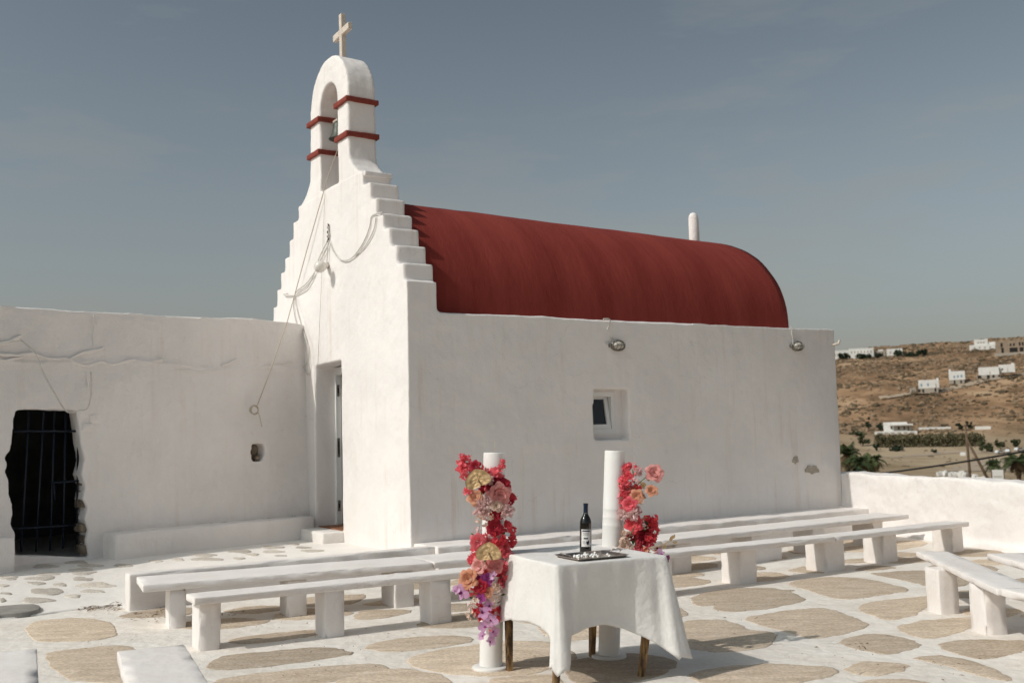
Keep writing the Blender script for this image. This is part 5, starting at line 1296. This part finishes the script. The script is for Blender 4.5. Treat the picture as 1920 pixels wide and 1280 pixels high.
# hedge of reeds
P0, P1 = hit(1645, 839), hit(1842, 836); ho = empty('reed_hedge', P0, 0, 'long dusty green reed hedge in front of the valley villa', 'hedge')
rg = random.Random(77); lumps = []
for k in range(46):
    t = k/45; c = (P1-P0)*t; c.z = terrain(P0.x+c.x, P0.y+c.y)-P0.z; hh = 6.5*(.75+.35*noise.noise(Vector((k*.35, 0, 0)))+.1)
    for z in (.25, .55, .8): lumps.append(((c.x, c.y+rg.uniform(-1, 1), c.z+hh*z), 1.9, .9))
link('foliage', crown_me('foliage', 5200, lumps, .42, rg), HEDGE, ho)
# palms beyond the parapet
def palm(label, px, yc, r_, rad, seed, skirt=True, lean=0):
    rg = random.Random(seed); d = ray(px, yc); C0 = EYE+d*(r_/d.y); g = terrain(C0.x, C0.y); h = C0.z-g
    o = empty('palm_tree', (C0.x, C0.y, g), 0, label, 'palm', 'palms below the parapet')
    link('trunk', tube_me('trunk', [(0, 0, -.3), (lean*.3, 0, h*.5), (lean*.05, 0, h)], [.22, .17, .2], 8), BARK, o)
    def frond(bm, an, pitch, ln, droop):
        prev = None; dirv = Vector((math.cos(an), math.sin(an), 0)); sd_ = Vector((-math.sin(an), math.cos(an), 0))
        for i in range(11):
            t = i/10; c = dirv*(ln*t*math.cos(pitch)*(1-.15*t))+Vector((0, 0, h+ln*(t*math.sin(pitch)-droop*t*t)))
            ll = .5*rad*math.sin(math.pi*(.12+.85*t))*.55
            if i:
                for s_ in (-1, 1):
                    tip = c+sd_*s_*ll+dirv*ll*.5+Vector((0, 0, -.25*ll-rg.uniform(0, .1)))
                    q = [bm.verts.new(x) for x in (prev, c, tip+dirv*.03, tip-dirv*.03)]; bm.faces.new(q)
            prev = c
    bm = bmesh.new()
    for k in range(30): frond(bm, rg.uniform(0, 6.28), rg.uniform(-.2, 1.25), rad*rg.uniform(.8, 1.15), rg.uniform(.35, .8))
    link('fronds', bm_mesh('fronds', bm), PALMG, o)
    if skirt:
        bm = bmesh.new()
        for k in range(22): frond(bm, rg.uniform(0, 6.28), rg.uniform(-1.4, -.6), rad*rg.uniform(.4, .75), .2)
        link('dead_fronds', bm_mesh('dead_fronds', bm), DEADP, o)
palm('tall palm with brown hanging fronds next to the chapel corner', 1588, 850, 100, 2.0, 1)
palm('second palm from the chapel corner with a dark crown', 1612, 866, 92, 1.8, 2)
palm('third palm from the chapel corner, farther right', 1637, 862, 105, 1.7, 3)
palm('shaggy palm at the right edge of the picture', 1908, 862, 85, 1.7, 4)
palm('small wind-blown palm beside the white signboard', 1862, 869, 95, 1.1, 5, False)
tree('near_bush', 'dark bush filling the gap under the palms at the chapel corner', 1596, 900, 868, 60, DKG, 90, None, 700, r=80, cat='bush')
tree('near_bush', 'brown-green bush right of the palms above the parapet', 1632, 902, 874, 40, GREEN, 91, None, 500, r=82, cat='bush')
# utility pole with brace, wire, signboard
d = ray(1810, 796); PT = EYE+d*(110/d.y); PG = Vector((PT.x+.25, PT.y, terrain(PT.x, PT.y)-.3))
po = empty('utility_pole', PG, 0, 'weathered wooden utility pole with a slanted brace beyond the parapet', 'pole')
link('post', tube_me('post', [(0, 0, 0), PT-PG], [.17, .11], 10), BARK, po)
d = ray(1812, 822); B1 = EYE+d*(109.6/d.y); d = ray(1856, 905); B2 = EYE+d*(109/d.y); B2 = B1+(B2-B1)*1.35
link('brace', tube_me('brace', [B2-PG, B1-PG], [.17, .12], 10), BARK, po)
wp = []
for k in range(13):
    t = k/12; x = 1600+(1985-1600)*t; y = 894+(834-894)*t+3.5*math.sin(math.pi*t); dd_ = ray(x, y); wp.append(EYE+dd_*((50-8*t)/dd_.y))
tag(link('overhead_wire', tube_me('overhead_wire', wp, .042, 6), BLACK), 'thick black overhead wire rising to the right above the parapet', 'wire')
d = ray(1871, 890); SP = EYE+d*(80/d.y); sg = empty('signboard', (SP.x, SP.y, terrain(SP.x, SP.y)), -math.atan2(SP.x, SP.y), 'white rectangular signboard on posts just above the parapet', 'sign')
hz = SP.z-terrain(SP.x, SP.y)
link('board', box_me('board', -.4, .4, -.03, .03, hz-.45, hz+.40), HW_, sg); link('crossbar', box_me('crossbar', -.3, .3, -.045, -.031, hz-.14, hz-.09), HG, sg)
for s_ in (-1, 1): link('post', box_me('post', s_*.43-.035, s_*.43+.035, -.04, .04, -.2, hz+.42), BARK, sg)
# parked cars
CARW = mat('white_car_paint', (.70, .70, .70), .3, .03, 1, coat=.5); CARD = mat('dark_car_paint', (.02, .02, .022), .3, .1, 1, coat=.5); TYRE = mat('black_tyre', (.02, .02, .02), .9, .1, 3)
def car(label, px, py, mt, rz, r=None):
    if r is None: P = hit(px, py)
    else:
        d = ray(px, py); P = EYE+d*(r/d.y); P.z = terrain(P.x, P.y)
    o = empty('parked_car', P+Vector((0, 0, .2)), rz, label, 'car', 'cars parked in the valley')
    pr = [(-2.1, .35), (2.1, .35), (2.15, .75), (1.3, .92), (.75, 1.42), (-1.3, 1.46), (-2.05, .98)]
    bm = bmesh.new(); prism_bm(bm, pr, -.85, .85, lambda x, y, d_: (x, d_, y)); bmesh.ops.recalc_face_normals(bm, faces=bm.faces[:]); bmesh.ops.bevel(bm, geom=bm.edges[:], offset=.07, segments=2, affect='EDGES')
    link('body', bm_mesh('body', bm, False), mt, o)
    for s_ in (-1, 1):
        bm = bmesh.new(); prism_bm(bm, [(-1.35, .98), (1.05, .96), (.66, 1.35), (-1.2, 1.38)], .80, .87, lambda x, y, d_, q=s_: (x, d_*q, y)); link('side_window', bm_mesh('side_window', bm), HD, o)
        for x in (-1.35, 1.35): link('wheel', lathe_me('wheel', [(.1, -.1), (.33, -.1), (.33, .1), (.1, .1)], 14), TYRE, o, Matrix.Translation((x, s_*.76, .33)) @ Matrix.Rotation(R(90), 4, 'X'))
    bm = bmesh.new(); prism_bm(bm, [(1.28, .95), (1.32, .97), (.80, 1.41), (.76, 1.39)], -.7, .7, lambda x, y, d_: (x, d_, y)); link('windscreen', bm_mesh('windscreen', bm), HD, o)
car('white parked car, leftmost of the small cars in the valley', 1875, 851, CARW, .3)
car('white parked car, second of the small cars in the valley', 1890, 849, CARW, 1.0)
car('white parked car at the right picture edge in the valley', 1911, 846, CARW, .4)
car('dark parked car just above the parapet right of the palms', 1660, 893, CARD, .2, 190)
